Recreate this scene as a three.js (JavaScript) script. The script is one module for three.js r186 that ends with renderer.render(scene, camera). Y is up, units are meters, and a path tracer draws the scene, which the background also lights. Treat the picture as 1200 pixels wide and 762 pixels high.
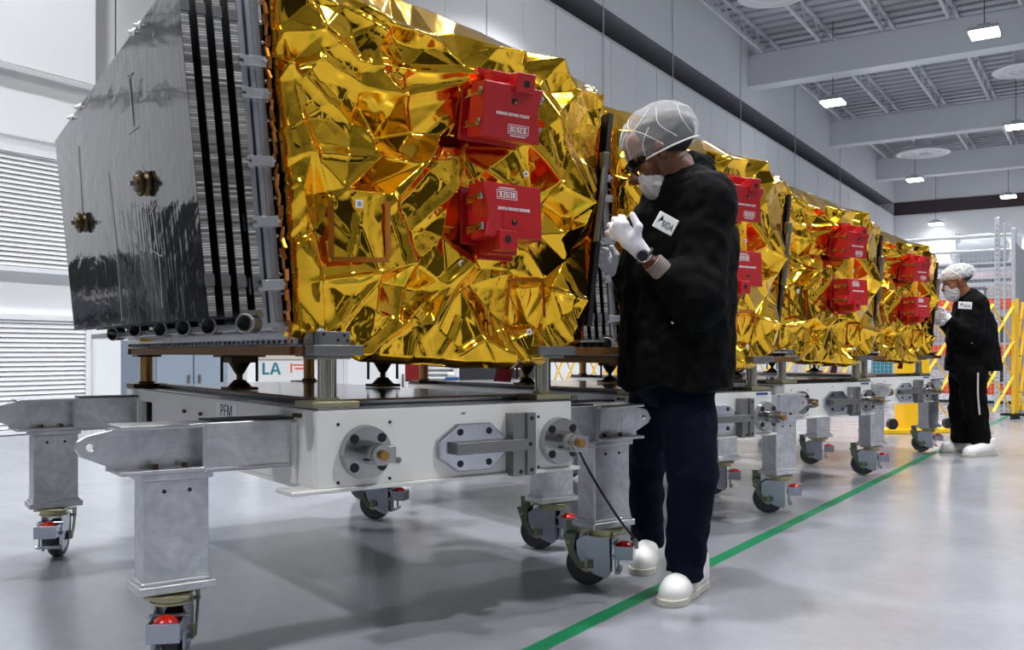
import * as THREE from 'three';
import { mergeGeometries, mergeVertices } from 'three/addons/utils/BufferGeometryUtils.js';
import { RoundedBoxGeometry } from 'three/addons/geometries/RoundedBoxGeometry.js';
import { MarchingCubes } from 'three/addons/objects/MarchingCubes.js';
import { FontLoader } from 'three/addons/loaders/FontLoader.js';
import { TextGeometry } from 'three/addons/geometries/TextGeometry.js';
import { ImprovedNoise } from 'three/addons/math/ImprovedNoise.js';
import { RectAreaLightUniformsLib } from 'three/addons/lights/RectAreaLightUniformsLib.js';

// ---------------------------------------------------------------- camera, light, exposure
// The hall's long axis is -Z, its long wall stands at -X; the camera looks 33 degrees to the left of the axis.
RectAreaLightUniformsLib.init();
const scene = new THREE.Scene();
scene.background = new THREE.Color(0x0b0c0e);
const FOCAL = 1089, HORIZON = 414, EYE = 0.9, YAW = 33 * Math.PI / 180;
const camera = new THREE.PerspectiveCamera(2 * Math.atan(HORIZON / FOCAL) * 180 / Math.PI, 1200 / 762, 0.05, 200);
camera.position.set(0, EYE, 0);
camera.rotation.y = YAW;
camera.setViewOffset(1200, 2 * HORIZON, 0, 0, 1200, 762);
scene.add(camera);
const renderer = new THREE.WebGLRenderer({ antialias: true });
renderer.toneMapping = THREE.LinearToneMapping;
renderer.toneMappingExposure = 1.38;
renderer.shadowMap.enabled = true;
const LAMP_CANDELA = 150;         // every high bay lamp of the hall, a wide downward cone
const LAMP_SIZE = 0.66;
// lamp positions: [along the hall, toward the long wall, height]
const LAMPS = [
  [31, 7.7, 9], [26.4, 2.8, 9], [46.9, 7.9, 9], [52.6, 4.5, 8.7], [54.3, 8.1, 7.8], [37.9, 3.0, 9],
  [15.5, 7.8, 9], [14.5, 2.9, 9], [3.5, 7.8, 9], [2.6, 2.4, 9], [8.5, 2.6, 9], [-3.6, 2.6, 9], [20.4, 2.8, 9], [32, -2.6, 9], [44, -2.6, 9], [4, -3, 9], [11, -3, 9],
];

// ---------------------------------------------------------------- helpers
const V = (x, y, z) => new THREE.Vector3(x, y, z);
let seed = 12345;
const rnd = () => { seed = (seed * 1664525 + 1013904223) >>> 0; return seed / 4294967296; };
const rr = (a, b) => a + (b - a) * rnd();
const perlin = new ImprovedNoise();
const noise = (x, y, z = 0) => perlin.noise(x, y, z);
const cy = Math.cos(YAW), sy = Math.sin(YAW);
const W3 = (x, d, h = 0) => V(x * cy - d * sy, h, -x * sy - d * cy);            // camera frame (right, forward, height) to world
const J = (px, py, d) => W3((px - 600) / FOCAL * d, d, EYE + (HORIZON - py) / FOCAL * d);  // a picture point at a known distance
const G = (px, py) => { const d = FOCAL * EYE / (py - HORIZON); return W3((px - 600) / FOCAL * d, d, 0); };   // a picture point on the floor
const HALL = (a, b, h = 0) => V(-b, h, -a);                                      // hall frame (along, toward long wall, height)
const taken = {};
function numbered(n) { if (!(n in taken)) { taken[n] = 0; return n; } taken[n]++; return n + '_' + String(taken[n]).padStart(3, '0'); }
function prep(g) {
  let q = g.index ? g.toNonIndexed() : g.clone();
  for (const k of Object.keys(q.attributes)) if (!['position', 'normal', 'uv'].includes(k)) q.deleteAttribute(k);
  q.morphAttributes = {};
  if (!q.attributes.normal) q.computeVertexNormals();
  if (!q.attributes.uv) q.setAttribute('uv', new THREE.BufferAttribute(new Float32Array(q.attributes.position.count * 2), 2));
  return q;
}
function metricUV(g) {                                                            // uv in metres on the dominant plane
  const p = g.attributes.position, n = g.attributes.normal, u = g.attributes.uv;
  for (let i = 0; i < p.count; i++) {
    const ax = Math.abs(n.getX(i)), ay = Math.abs(n.getY(i)), az = Math.abs(n.getZ(i));
    if (ay >= ax && ay >= az) u.setXY(i, p.getX(i), p.getZ(i)); else if (ax > az) u.setXY(i, p.getZ(i), p.getY(i)); else u.setXY(i, p.getX(i), p.getY(i));
  }
  return g;
}
function merged(list, keepUV) {
  const flat = [].concat(list).map(prep);
  const g = flat.length > 1 ? mergeGeometries(flat) : flat[0];
  return keepUV ? g : metricUV(g);
}
function M(name, list, material, parent, opt = {}) {
  const m = new THREE.Mesh(merged(list, opt.keepUV), material);
  m.name = name; m.castShadow = m.receiveShadow = true;
  if (opt.at) m.position.copy(opt.at);
  if (opt.label) m.userData.label = opt.label;
  if (opt.kind) m.userData.kind = opt.kind;
  parent.add(m);
  return m;
}
function MG(name, geometry, material, parent, pos, rot) {                         // shares a finished geometry
  const m = new THREE.Mesh(geometry, material); m.name = name; m.castShadow = m.receiveShadow = true;
  if (pos) m.position.copy(pos); if (rot) m.rotation.set(...rot);
  parent.add(m); return m;
}
function thing(name, label, category, pos = V(0, 0, 0), turn = 0, group) {
  const o = new THREE.Group(); o.name = numbered(name); o.position.copy(pos); o.rotation.y = turn;
  o.userData = { label, category }; if (group) o.userData.group = group;
  scene.add(o); return o;
}
function struct(name, list, material, opt = {}) {
  const m = M(numbered(name), list, material, scene, opt); m.userData.kind = 'structure'; if (opt.label) m.userData.label = opt.label; return m;
}
function copyOf(o, label) { const c = o.clone(); c.name = numbered(o.name.replace(/_\d{3}$/, '')); c.userData = { ...o.userData, label }; scene.add(c); return c; }
const B = (w, h, d, x = 0, y = 0, z = 0) => new THREE.BoxGeometry(w, h, d).translate(x, y, z);
const RB = (w, h, d, x = 0, y = 0, z = 0, r = 0.004, s = 1) => new RoundedBoxGeometry(w, h, d, s, Math.min(r, w / 2.01, h / 2.01, d / 2.01)).translate(x, y, z);
const BB = (x0, x1, y0, y1, z0, z1, r) => r ? RB(x1 - x0, y1 - y0, z1 - z0, (x0 + x1) / 2, (y0 + y1) / 2, (z0 + z1) / 2, r) : B(x1 - x0, y1 - y0, z1 - z0, (x0 + x1) / 2, (y0 + y1) / 2, (z0 + z1) / 2);
function CY(r0, r1, h, x = 0, y = 0, z = 0, axis = 'y', seg = 24) {
  const g = new THREE.CylinderGeometry(r1, r0, h, seg);
  if (axis === 'x') g.rotateZ(-Math.PI / 2); if (axis === 'z') g.rotateX(Math.PI / 2);
  return g.translate(x, y, z);
}
function bar(a, b, w, t = w) {                                                    // square bar between two points
  const d = b.clone().sub(a), g = new THREE.BoxGeometry(w, d.length(), t);
  g.applyQuaternion(new THREE.Quaternion().setFromUnitVectors(V(0, 1, 0), d.clone().normalize()));
  return g.translate((a.x + b.x) / 2, (a.y + b.y) / 2, (a.z + b.z) / 2);
}
function rod(a, b, r, r2 = r, seg = 8) {
  const d = b.clone().sub(a), g = new THREE.CylinderGeometry(r2, r, d.length(), seg);
  g.applyQuaternion(new THREE.Quaternion().setFromUnitVectors(V(0, 1, 0), d.clone().normalize()));
  return g.translate((a.x + b.x) / 2, (a.y + b.y) / 2, (a.z + b.z) / 2);
}
function EX(pts, depth, bevel = 0, holes = []) {                                  // outline in x,y extruded along z
  const s = new THREE.Shape(pts.map(p => new THREE.Vector2(p[0], p[1])));
  for (const [x, y, r] of holes) s.holes.push(new THREE.Path().absarc(x, y, r, 0, Math.PI * 2, true));
  return new THREE.ExtrudeGeometry(s, { depth, bevelEnabled: bevel > 0, bevelSize: bevel, bevelThickness: bevel, bevelSegments: 1, curveSegments: 10 });
}
const tube = (pts, r, n = 40, seg = 6) => new THREE.TubeGeometry(new THREE.CatmullRomCurve3(pts), n, r, seg);
const LA = (pts, seg = 28) => new THREE.LatheGeometry(pts.map(p => new THREE.Vector2(p[0], p[1])), seg);
const fontBold = await new FontLoader().loadAsync('fonts/droid/droid_sans_bold.typeface.json');
const fontReg = await new FontLoader().loadAsync('fonts/droid/droid_sans_regular.typeface.json');
const fontSerif = await new FontLoader().loadAsync('fonts/droid/droid_serif_bold.typeface.json');
function text(str, size, font = fontBold, width, depth = 0.0008) {                // centred on the origin, facing +z
  const g = new TextGeometry(str, { font, size, depth, curveSegments: 3 });
  g.computeBoundingBox(); const b = g.boundingBox;
  g.translate(-(b.min.x + b.max.x) / 2, -(b.min.y + b.max.y) / 2, 0);
  if (width) g.scale(width / (b.max.x - b.min.x), 1, 1);
  return g;
}

// ---------------------------------------------------------------- textures and materials
function dataTex(n, fn, srgb) {
  const a = new Uint8Array(n * n * 4);
  for (let y = 0; y < n; y++) for (let x = 0; x < n; x++) { const c = fn(x / n, y / n); a.set([c[0], c[1], c[2], 255], (y * n + x) * 4); }
  const t = new THREE.DataTexture(a, n, n); t.wrapS = t.wrapT = THREE.RepeatWrapping; t.magFilter = THREE.LinearFilter; t.minFilter = THREE.LinearFilter;
  if (srgb) t.colorSpace = THREE.SRGBColorSpace; t.needsUpdate = true; return t;
}
// tileable noise
function tn(u, v, f, s = 0) { const T = 2 * Math.PI, R = f / T; return noise(Math.cos(u * T) * R + s, Math.sin(u * T) * R + Math.cos(v * T) * R, Math.sin(v * T) * R + s * 2); }
const cl = v => Math.max(0, Math.min(255, Math.round(v)));
const floorCol = dataTex(512, (u, v) => { const k = 1 + 0.045 * tn(u, v, 5) + 0.025 * tn(u, v, 17, 3) + 0.02 * tn(u, v, 60, 7) + (rnd() - 0.5) * 0.03; return [cl(150 * k), cl(152 * k), cl(158 * k)]; }, true);
const floorRough = dataTex(512, (u, v) => { const k = 54 + 12 * tn(u, v, 7, 2) + 8 * tn(u, v, 26, 5) + 6 * tn(u, v, 80, 9); return [cl(k), cl(k), cl(k)]; });
const floorBump = dataTex(512, (u, v) => { const k = 128 + 60 * tn(u, v, 14, 11) + 50 * tn(u, v, 50, 13); return [cl(k), cl(k), cl(k)]; });
for (const t of [floorCol, floorRough, floorBump]) t.repeat.set(1 / 3, 1 / 3);
const brush = dataTex(256, (u, v) => { const k = 118 + 60 * tn(u, v * 1, 6, 1) + 26 * noise(u * 3, v * 170, 4) + (rnd() - 0.5) * 24; return [cl(k), cl(k), cl(k)]; });
brush.repeat.set(3, 3);
const aluCol = dataTex(256, (u, v) => { const k = 208 + 22 * tn(u, v, 5, 2) + 16 * tn(u, v, 18, 6) + 10 * noise(u * 4, v * 120, 9) + (rnd() - 0.5) * 12; return [cl(k), cl(k), cl(k + 3)]; }, true); aluCol.repeat.set(2.2, 2.2);
const speck = dataTex(256, (u, v) => { const k = 128 + 60 * tn(u, v, 20, 1) + (rnd() - 0.5) * 70; return [cl(k), cl(k), cl(k)]; });
speck.repeat.set(4, 4);
const cloth = dataTex(256, (u, v) => { const k = 128 + 60 * tn(u, v, 9, 1) + 40 * tn(u, v, 30, 4) + ((Math.floor(u * 128) + Math.floor(v * 128)) % 2 ? 12 : -12); return [cl(k), cl(k), cl(k)]; });
cloth.repeat.set(3, 3);
const S = (c, rough = 0.5, metal = 0, extra = {}) => new THREE.MeshStandardMaterial({ color: c, roughness: rough, metalness: metal, ...extra });
const PH = (c, rough = 0.5, metal = 0, extra = {}) => new THREE.MeshPhysicalMaterial({ color: c, roughness: rough, metalness: metal, ...extra });
const m = {
  floor: PH(0xffffff, 1, 0, { map: floorCol, roughnessMap: floorRough, bumpMap: floorBump, bumpScale: 0.0003, specularIntensity: 0.9 }),
  tape: S(0x0a7f4f, 0.45),
  wallWhite: S(0xe9ebed, 0.55, 0, { bumpMap: speck, bumpScale: 0.0004 }),
  wallGrey: S(0xc9cacc, 0.6), wallSeam: S(0x8d9096, 0.6), wallDark: S(0x50535b, 0.8), endLow: S(0x8d8385, 0.7), endBand: S(0x463c40, 0.8),
  deckSteel: S(0xb9bbc0, 0.5, 0, {}), joist: S(0xd0d2d6, 0.5), beam: S(0xd8dade, 0.55),
  lampBody: S(0xb8bac0, 0.4, 0.6), cord: S(0x2a2a2e, 0.6),
  diffuser: S(0xe2e2e4, 0.5),
  whitePaint: PH(0xeceae6, 0.32, 0, { clearcoat: 0.4, clearcoatRoughness: 0.2 }),
  alu: S(0xffffff, 0.32, 0.85, { map: aluCol, bumpMap: brush, bumpScale: 0.00025 }),
  aluWeld: S(0xc9cace, 0.28, 0.95, { bumpMap: speck, bumpScale: 0.002 }),
  steel: S(0xb4b3b4, 0.22, 1), steelMatte: S(0x8e8d8c, 0.36, 0.9, { bumpMap: brush, bumpScale: 0.0002 }), steelBlue: S(0xb9bcc4, 0.16, 1),
  deckPlate: S(0x8b8c8f, 0.12, 0.85), copper: S(0x9a5a38, 0.4, 0.7), zinc: S(0xb3ae8c, 0.32, 0.85), brass: S(0xb08850, 0.3, 0.9), bronze: S(0x5a4a30, 0.4, 0.8),
  pillar: S(0xc9c6b8, 0.18, 0.95), black: S(0x141416, 0.5), blackGloss: S(0x101014, 0.15), rubber: S(0x3a3d42, 0.55), wheel: S(0x4a4d52, 0.5),
  zincGreen: S(0x6f7a68, 0.34, 0.75), zincBlue: S(0xb3b8c4, 0.25, 0.9), redPad: PH(0xc81408, 0.25, 0, { clearcoat: 0.6 }),
  gold: PH(new THREE.Color().setRGB(1.0, 0.56, 0.014), 0.12, 1, { clearcoat: 0.55, clearcoatRoughness: 0.08 }),
  goldTape: PH(new THREE.Color().setRGB(0.62, 0.2, 0.015), 0.2, 0.85, { clearcoat: 0.6, clearcoatRoughness: 0.1 }),
  brownRing: S(0x7d5428, 0.5, 0.35, { bumpMap: speck, bumpScale: 0.002 }),
  silverFoil: S(0xc9cbd0, 0.16, 1, { bumpMap: speck, bumpScale: 0.004 }),
  bluePanel: PH(0x0d1426, 0.08, 0.3, { clearcoat: 1, clearcoatRoughness: 0.03 }),
  panelSheet: S(0x1a1b20, 0.3),
  rail: S(0xc0c3ca, 0.3, 0.85),
  red: PH(0xb5121a, 0.38, 0, { clearcoat: 0.15 }), redDark: S(0x7d0d12, 0.45), white: S(0xf2f2f2, 0.6), ink: S(0x111111, 0.7),
  jacket: PH(0x050506, 0.85, 0, { specularIntensity: 0.25, bumpMap: cloth, bumpScale: 0.002 }), trouser: PH(0x0b1020, 0.9, 0, { specularIntensity: 0.25, bumpMap: cloth, bumpScale: 0.002 }), trouserBlack: PH(0x060607, 0.9, 0, { specularIntensity: 0.25, bumpMap: cloth, bumpScale: 0.002 }),
  skin: PH(0x6b4028, 0.5, 0), skin2: PH(0x8a5436, 0.5, 0), hair: S(0x15100d, 0.7), glove: S(0xe9e9ee, 0.8, 0, { bumpMap: cloth, bumpScale: 0.001 }), cuff: S(0x8f827c, 0.9), shoe: S(0xecebe8, 0.45), sole: S(0xc9c5b8, 0.6),
  net: PH(0xf4f4f6, 0.9, 0, { transparent: true, opacity: 0.22, side: THREE.DoubleSide }), netFold: PH(0xffffff, 0.9, 0, { transparent: true, opacity: 0.7 }),
  netThick: PH(0xf4f4f6, 0.9, 0, { transparent: true, opacity: 0.45 }),
  beardNet: PH(0xf4f4f6, 0.9, 0, { transparent: true, opacity: 0.55 }),
  yellow: S(0xf2bd08, 0.45), orange: S(0xe8501c, 0.5), wire: S(0xc9ccd2, 0.4, 0.5), rackGrey: S(0xb9bdc4, 0.45, 0.2), blue: S(0x2c4f86, 0.5), blueGrey: S(0x8b99a8, 0.5), boxWhite: S(0xe6e8ea, 0.5), dark: S(0x24262a, 0.5), plastic: PH(0xdfe6ee, 0.15, 0, { transparent: true, opacity: 0.55 }), teal: S(0x2b7f8e, 0.5), cream: S(0xcfc9bd, 0.6),
};

// ---------------------------------------------------------------- the hall
{
  const fl = struct('floor', BB(-12.3, 9.3, -0.3, 0, -55.6, 14.3), m.floor);
  const g0 = G(622, 764), g1 = G(1191, 483), dir = g1.clone().sub(g0).normalize();
  const a = g0.clone().addScaledVector(dir, -4), b = g1.clone().addScaledVector(dir, 14);
  a.y = b.y = 0.0006;
  M('floor_line', bar(a, b, 0.062, 0.0012).applyMatrix4(new THREE.Matrix4()), m.tape, fl, { label: 'green tape line on the grey floor' });
}
{ // long wall behind the carts: panels with recessed joints, a dark recess above them, plain upper wall
  const w = struct('wall_left', [BB(-12, -10.46, 0, 8.6, -55.3, 14), BB(-12.3, -12, 0, 11.7, -55.3, 14), BB(-12, -10.42, 9.3, 11.7, -55.3, 14)], m.wallSeam);
  M('upper_wall', BB(-10.42, -10.4, 9.3, 11.7, -55.3, 14), m.wallWhite, w);
  const half = merged(BB(-0.665, 0.665, 0, 8.6, 0, 0.05, 0.006).rotateY(Math.PI / 2));
  for (let a = -11.9; a < 55; a += 1.35) {
    const i = Math.round((a + 11.9) / 1.35), p = MG('wall_panel', half, m.wallWhite, w, V(-10.45, 0, -(a + 0.675 + (i % 2 ? -0.008 : 0.004))));
    if (a > 4.6 && a < 11.2) p.material = m.wallGrey;  // greyer colour stands for the weaker light on these panels
  }
  const cap = merged(BB(-10.47, -10.39, 8.56, 8.62, -55.2, 14)); MG('panel_cap', cap, m.wallGrey, w);
  // conduits hanging in front of the upper wall
  for (const a of [20.0, 24.2, 29.8, 36, 43]) M('conduit', rod(V(-10.36, 6.5, -a), V(-10.36, 11.6, -a), 0.016), m.wallGrey, w);
}
{ // white ventilation front with two louvre grilles, proud of the long wall
  const w = struct('wall_plenum', [BB(-10.4, -10.22, 0, 8.4, -6.55, 14), BB(-10.4, -10.2, 0, 2.7, -7.12, -6.55)], m.wallWhite);
  M('upper_panel', BB(-10.22, -10.13, 4.07, 8.4, -6.55, 14, 0.01), m.wallWhite, w);
  M('middle_panel', BB(-10.22, -10.17, 3.3, 4.02, -6.55, 14, 0.01), m.wallWhite, w);
  M('rail', BB(-10.2, -10.08, 3.98, 4.05, -6.55, 14, 0.01), m.wallGrey, w);
  for (const [y0, y1] of [[1.85, 3.1], [0.06, 1.27]]) for (const [z0, z1] of [[-6.45, -4.2]]) {
    const f = M('louver_frame', [BB(-10.22, -10.09, y1, y1 + 0.06, z0, z1), BB(-10.22, -10.09, y0 - 0.05, y0, z0, z1), BB(-10.22, -10.09, y0, y1, z0, z0 + 0.05), BB(-10.22, -10.09, y0, y1, z1 - 0.05, z1)], m.wallWhite, w);
    M('louver_back', BB(-10.219, -10.21, y0, y1, z0 + 0.05, z1 - 0.05), m.wallWhite, f);
    const sl = [];
    for (let y = y0 + 0.02; y < y1; y += 0.053) sl.push(new THREE.BoxGeometry(0.006, 0.05, z1 - z0 - 0.1).rotateZ(0.5).translate(-10.12, y + 0.012, (z0 + z1) / 2));
    M('louver_slats', sl, m.wallWhite, f, { kind: 'stuff' });
  }
}
{ // end wall
  const w = struct('wall_back', BB(-12.3, 9.3, 0, 11.7, -55.6, -55.3), m.wallWhite);
  M('dark_band', BB(-10.4, 9, 8.6, 9.3, -55.3, -55.26), m.endBand, w);
  M('lower_wall', BB(-10.4, 9, 0, 6.35, -55.3, -55.2), m.endLow, w);
  const pg = merged(BB(-1.32, 1.32, 6.4, 8.56, 0, 0.03, 0.006));
  for (let x = -9; x < 8; x += 2.7) MG('wall_panel', pg, m.wallWhite, w, V(x, 0, -55.3));
  struct('wall_right', BB(9, 9.3, 0, 11.7, -55.3, 14), m.wallWhite);
  struct('wall_front', BB(-12.3, 9.3, 0, 11.7, 14, 14.3), m.wallWhite);
  struct('baseboard_left', BB(-10.4, -10.38, 0, 0.12, -55.2, -7.12), m.wallGrey);
}
{ // roof: steel deck, ribs, open web joists, white boxed beams
  const c = struct('ceiling', BB(-12.3, 9.3, 11.7, 11.9, -55.6, 14.3), m.deckSteel);
  const ribs = [];
  for (let z = -54.8; z < 12; z += 0.6) ribs.push(BB(-10.4, 9, 11.62, 11.7, z, z + 0.3));
  M('deck_ribs', ribs, m.deckSteel, c, { kind: 'stuff' });
  const jg = [];
  jg.push(BB(-0.05, 0.05, 11.53, 11.62, -55, 12), BB(-0.05, 0.05, 10.95, 11.03, -55, 12));
  for (let z = -54.6, k = 0; z < 11; z += 0.75, k++) jg.push(rod(V(0, k % 2 ? 11.55 : 11.0, z), V(0, k % 2 ? 11.0 : 11.55, z + 0.75), 0.022, 0.022, 5));
  const jm = merged(jg);
  for (const b of [9.9, 8.0, 6.1, 4.2, 2.3, 0.4, -1.5, -3.4, -5.3, -7.2]) { const j = MG(numbered('roof_joist'), jm, m.joist, scene, V(-b, 0, 0)); j.userData.kind = 'structure'; }
  const bm = merged([BB(-10.4, 9, 9.87, 10.93, -0.32, 0.32, 0.02)]);
  for (const a of [-5, 8, 19, 30.9, 41.6, 51]) { const j = MG(numbered('roof_beam'), bm, m.beam, scene, V(0, 0, -a)); j.userData.kind = 'structure'; }
}
// high bay lamps
{
  const glow = new THREE.MeshStandardMaterial({ color: 0xffffff, emissive: 0xffffff, emissiveIntensity: 14 });
  const lens = merged(RB(LAMP_SIZE, 0.05, LAMP_SIZE, 0, 0.025, 0, 0.015));
  const body = merged([RB(LAMP_SIZE + 0.06, 0.1, LAMP_SIZE + 0.06, 0, 0.11, 0, 0.02), RB(0.3, 0.12, 0.3, 0, 0.21, 0, 0.02)]);
  LAMPS.forEach(([a, b, h], i) => {
    const inView = i < 6;
    const t = thing('high_bay_lamp', inView ? ['bright square high bay lamp hung on a long cord beside the first roof beam', 'largest bright high bay lamp, below the first white roof beam', 'bright high bay lamp below the round ceiling diffuser', 'bright high bay lamp near the end wall, away from the long wall', 'bright low high bay lamp throwing a pool of light on the end wall', 'bright high bay lamp beside the second roof beam'][i] : 'bright high bay lamp in the hall outside the picture', 'lamp', HALL(a, b, h), 0, 'high bay ceiling lamps');
    MG('lens', lens, glow, t); MG('housing', body, m.lampBody, t);
    M('cord', rod(V(0, 0.26, 0), V(0, 11.7 - h, 0), 0.012, 0.012, 6), m.cord, t);
    const L = new THREE.SpotLight(0xfafcff, LAMP_CANDELA, 0, 1.12, 0.35, 2);
    L.position.set(0, -0.02, 0); L.target.position.set(0, -5, 0); t.add(L, L.target); L.castShadow = true; L.shadow.radius = 14; L.name = 'lamp_light'; L.target.name = 'aim';
  });
}
{ // round ceiling diffusers
  const pr = [[0.0, 0.16], [0.18, 0.16], [0.2, 0.02], [0.3, 0.0], [0.34, 0.1], [0.5, 0.1], [0.54, 0.0], [0.7, 0.0], [0.74, 0.09], [0.9, 0.09], [0.94, 0.0], [1.12, 0.02], [1.15, 0.08], [1.0, 0.16], [0.6, 0.3], [0.35, 0.42], [0.35, 1.4], [0, 1.4]];
  const dg = merged(LA(pr, 40));
  const place = (px, py, h, s, label) => { const d = (h - EYE) * FOCAL / (HORIZON - py), p = W3((px - 600) / FOCAL * d, d, h); const t = thing('ceiling_diffuser', label, 'vent', p, 0, 'round ceiling diffusers'); MG('rings', dg, m.diffuser, t).scale.setScalar(s); };
  place(1082, 181, 10, 1.02, 'round white ceiling diffuser with concentric rings near the end wall');
  place(905, -4, 10, 0.78, 'round white ceiling diffuser nearest the long wall joists');
  place(1199, 84, 10, 0.8, 'round white ceiling diffuser beside the largest high bay lamp');
}

// ---------------------------------------------------------------- satellite dollies
const CX0 = -0.5596, CD0 = 2.6694, TH = 0.6296, CW = 0.9473, CD = 2.16, HT = 0.7339, HB = 0.4947, SX = 1.1501, SD = 1.6286;
const ct = Math.cos(TH), st = Math.sin(TH), TURN = TH + YAW;
const stationAt = (k, h = 0) => W3(CX0 + CW / 2 * ct - CD / 2 * st + k * SX, CD0 + CW / 2 * st + CD / 2 * ct + k * SD, h);
const C = (X, h, v) => V(X - CW / 2, h, CD / 2 - v);          // X along the front face from its left corner, v back from it
// a picture point on a plane parallel to the front face, v behind it: [X, height]
function onFace(px, py, v) {
  const r = (px - 600) / FOCAL, X = (r * (CD0 + v * ct) - (CX0 - v * st)) / (ct - r * st), d = CD0 + X * st + v * ct;
  return [X, EYE + (HORIZON - py) / FOCAL * d];
}
function Cbox(X0, X1, h0, h1, v0, v1, r) { return BB(X0 - CW / 2, X1 - CW / 2, h0, h1, CD / 2 - v1, CD / 2 - v0, r); }

function makeCaster(parent, p, turn) {
  const c = new THREE.Group(); c.name = 'caster'; c.position.copy(p); c.rotation.y = turn; parent.add(c);
  // local: +x toward the brake box, wheel axle along z; top plate at 0.225
  const wx = -0.06, wy = 0.085;
  const tyre = LA([[0.03, -0.026], [0.077, -0.026], [0.084, -0.018], [0.085, 0], [0.084, 0.018], [0.077, 0.026], [0.03, 0.026]], 32).rotateX(Math.PI / 2).translate(wx, wy, 0);
  const wh = M('wheel', tyre, m.wheel, c);
  M('hub', [CY(0.032, 0.032, 0.06, wx, wy, 0, 'z'), CY(0.014, 0.014, 0.092, wx, wy, 0, 'z', 8)], m.zinc, wh);
  M('top_plate', [RB(0.15, 0.008, 0.12, 0, 0.222, 0, 0.002), CY(0.055, 0.055, 0.018, 0, 0.209, 0), CY(0.06, 0.06, 0.006, 0, 0.197, 0)], m.zinc, c);
  const side = [[-0.1, 0.175], [-0.075, 0.195], [0.028, 0.195], [0.03, 0.045], [0.018, 0.034], [-0.03, 0.05], [-0.095, 0.1]];
  const plates = [];
  for (const z of [-0.043, 0.037]) plates.push(EX(side, 0.006).translate(0, 0, z));
  plates.push(RB(0.1, 0.006, 0.085, -0.02, 0.19, 0, 0.002));
  M('fork', plates, m.zincBlue, c);
  const gd = [[-0.15, 0.2], [-0.1, 0.2], [-0.108, 0.15], [-0.085, 0.095], [-0.035, 0.105], [-0.032, 0.075], [-0.09, 0.07], [-0.125, 0.12]];
  const gg = []; for (const z of [-0.052, 0.047]) gg.push(EX(gd, 0.005).translate(0, 0, z));
  gg.push(bar(V(-0.145, 0.198, 0), V(-0.1, 0.2, 0), 0.1, 0.006).rotateX(0));
  gg.push(B(0.05, 0.006, 0.1, -0.125, 0.2, 0));
  M('brake_lever', gg, m.zincGreen, c);
  M('lever_bolt', CY(0.006, 0.006, 0.112, -0.13, 0.17, 0, 'z', 8), m.zinc, c); M('lever_pad', B(0.008, 0.035, 0.115, -0.06, 0.095, 0), m.zinc, c);
  M('brake_box', [B(0.07, 0.05, 0.004, 0.08, 0.135, 0.042), B(0.07, 0.05, 0.004, 0.08, 0.135, -0.042), RB(0.006, 0.054, 0.09, 0.116, 0.135, 0, 0.002), B(0.07, 0.004, 0.084, 0.08, 0.112, 0)], m.zincBlue, c);
  M('brake_pad', new THREE.SphereGeometry(0.036, 18, 10).scale(0.95, 0.75, 1).translate(0.08, 0.15, 0), m.redPad, c);
  M('stop_bar', [B(0.02, 0.014, 0.09, 0.06, 0.062, 0), B(0.008, 0.09, 0.006, 0.052, 0.1, 0.043), B(0.008, 0.09, 0.006, 0.052, 0.1, -0.043), CY(0.007, 0.007, 0.11, 0.06, 0.062, 0, 'z', 8), CY(0.007, 0.007, 0.11, 0.045, 0.12, 0, 'z', 8), CY(0.007, 0.007, 0.11, 0.045, 0.165, 0, 'z', 8)], m.zincBlue, c);
  return c;
}
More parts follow.
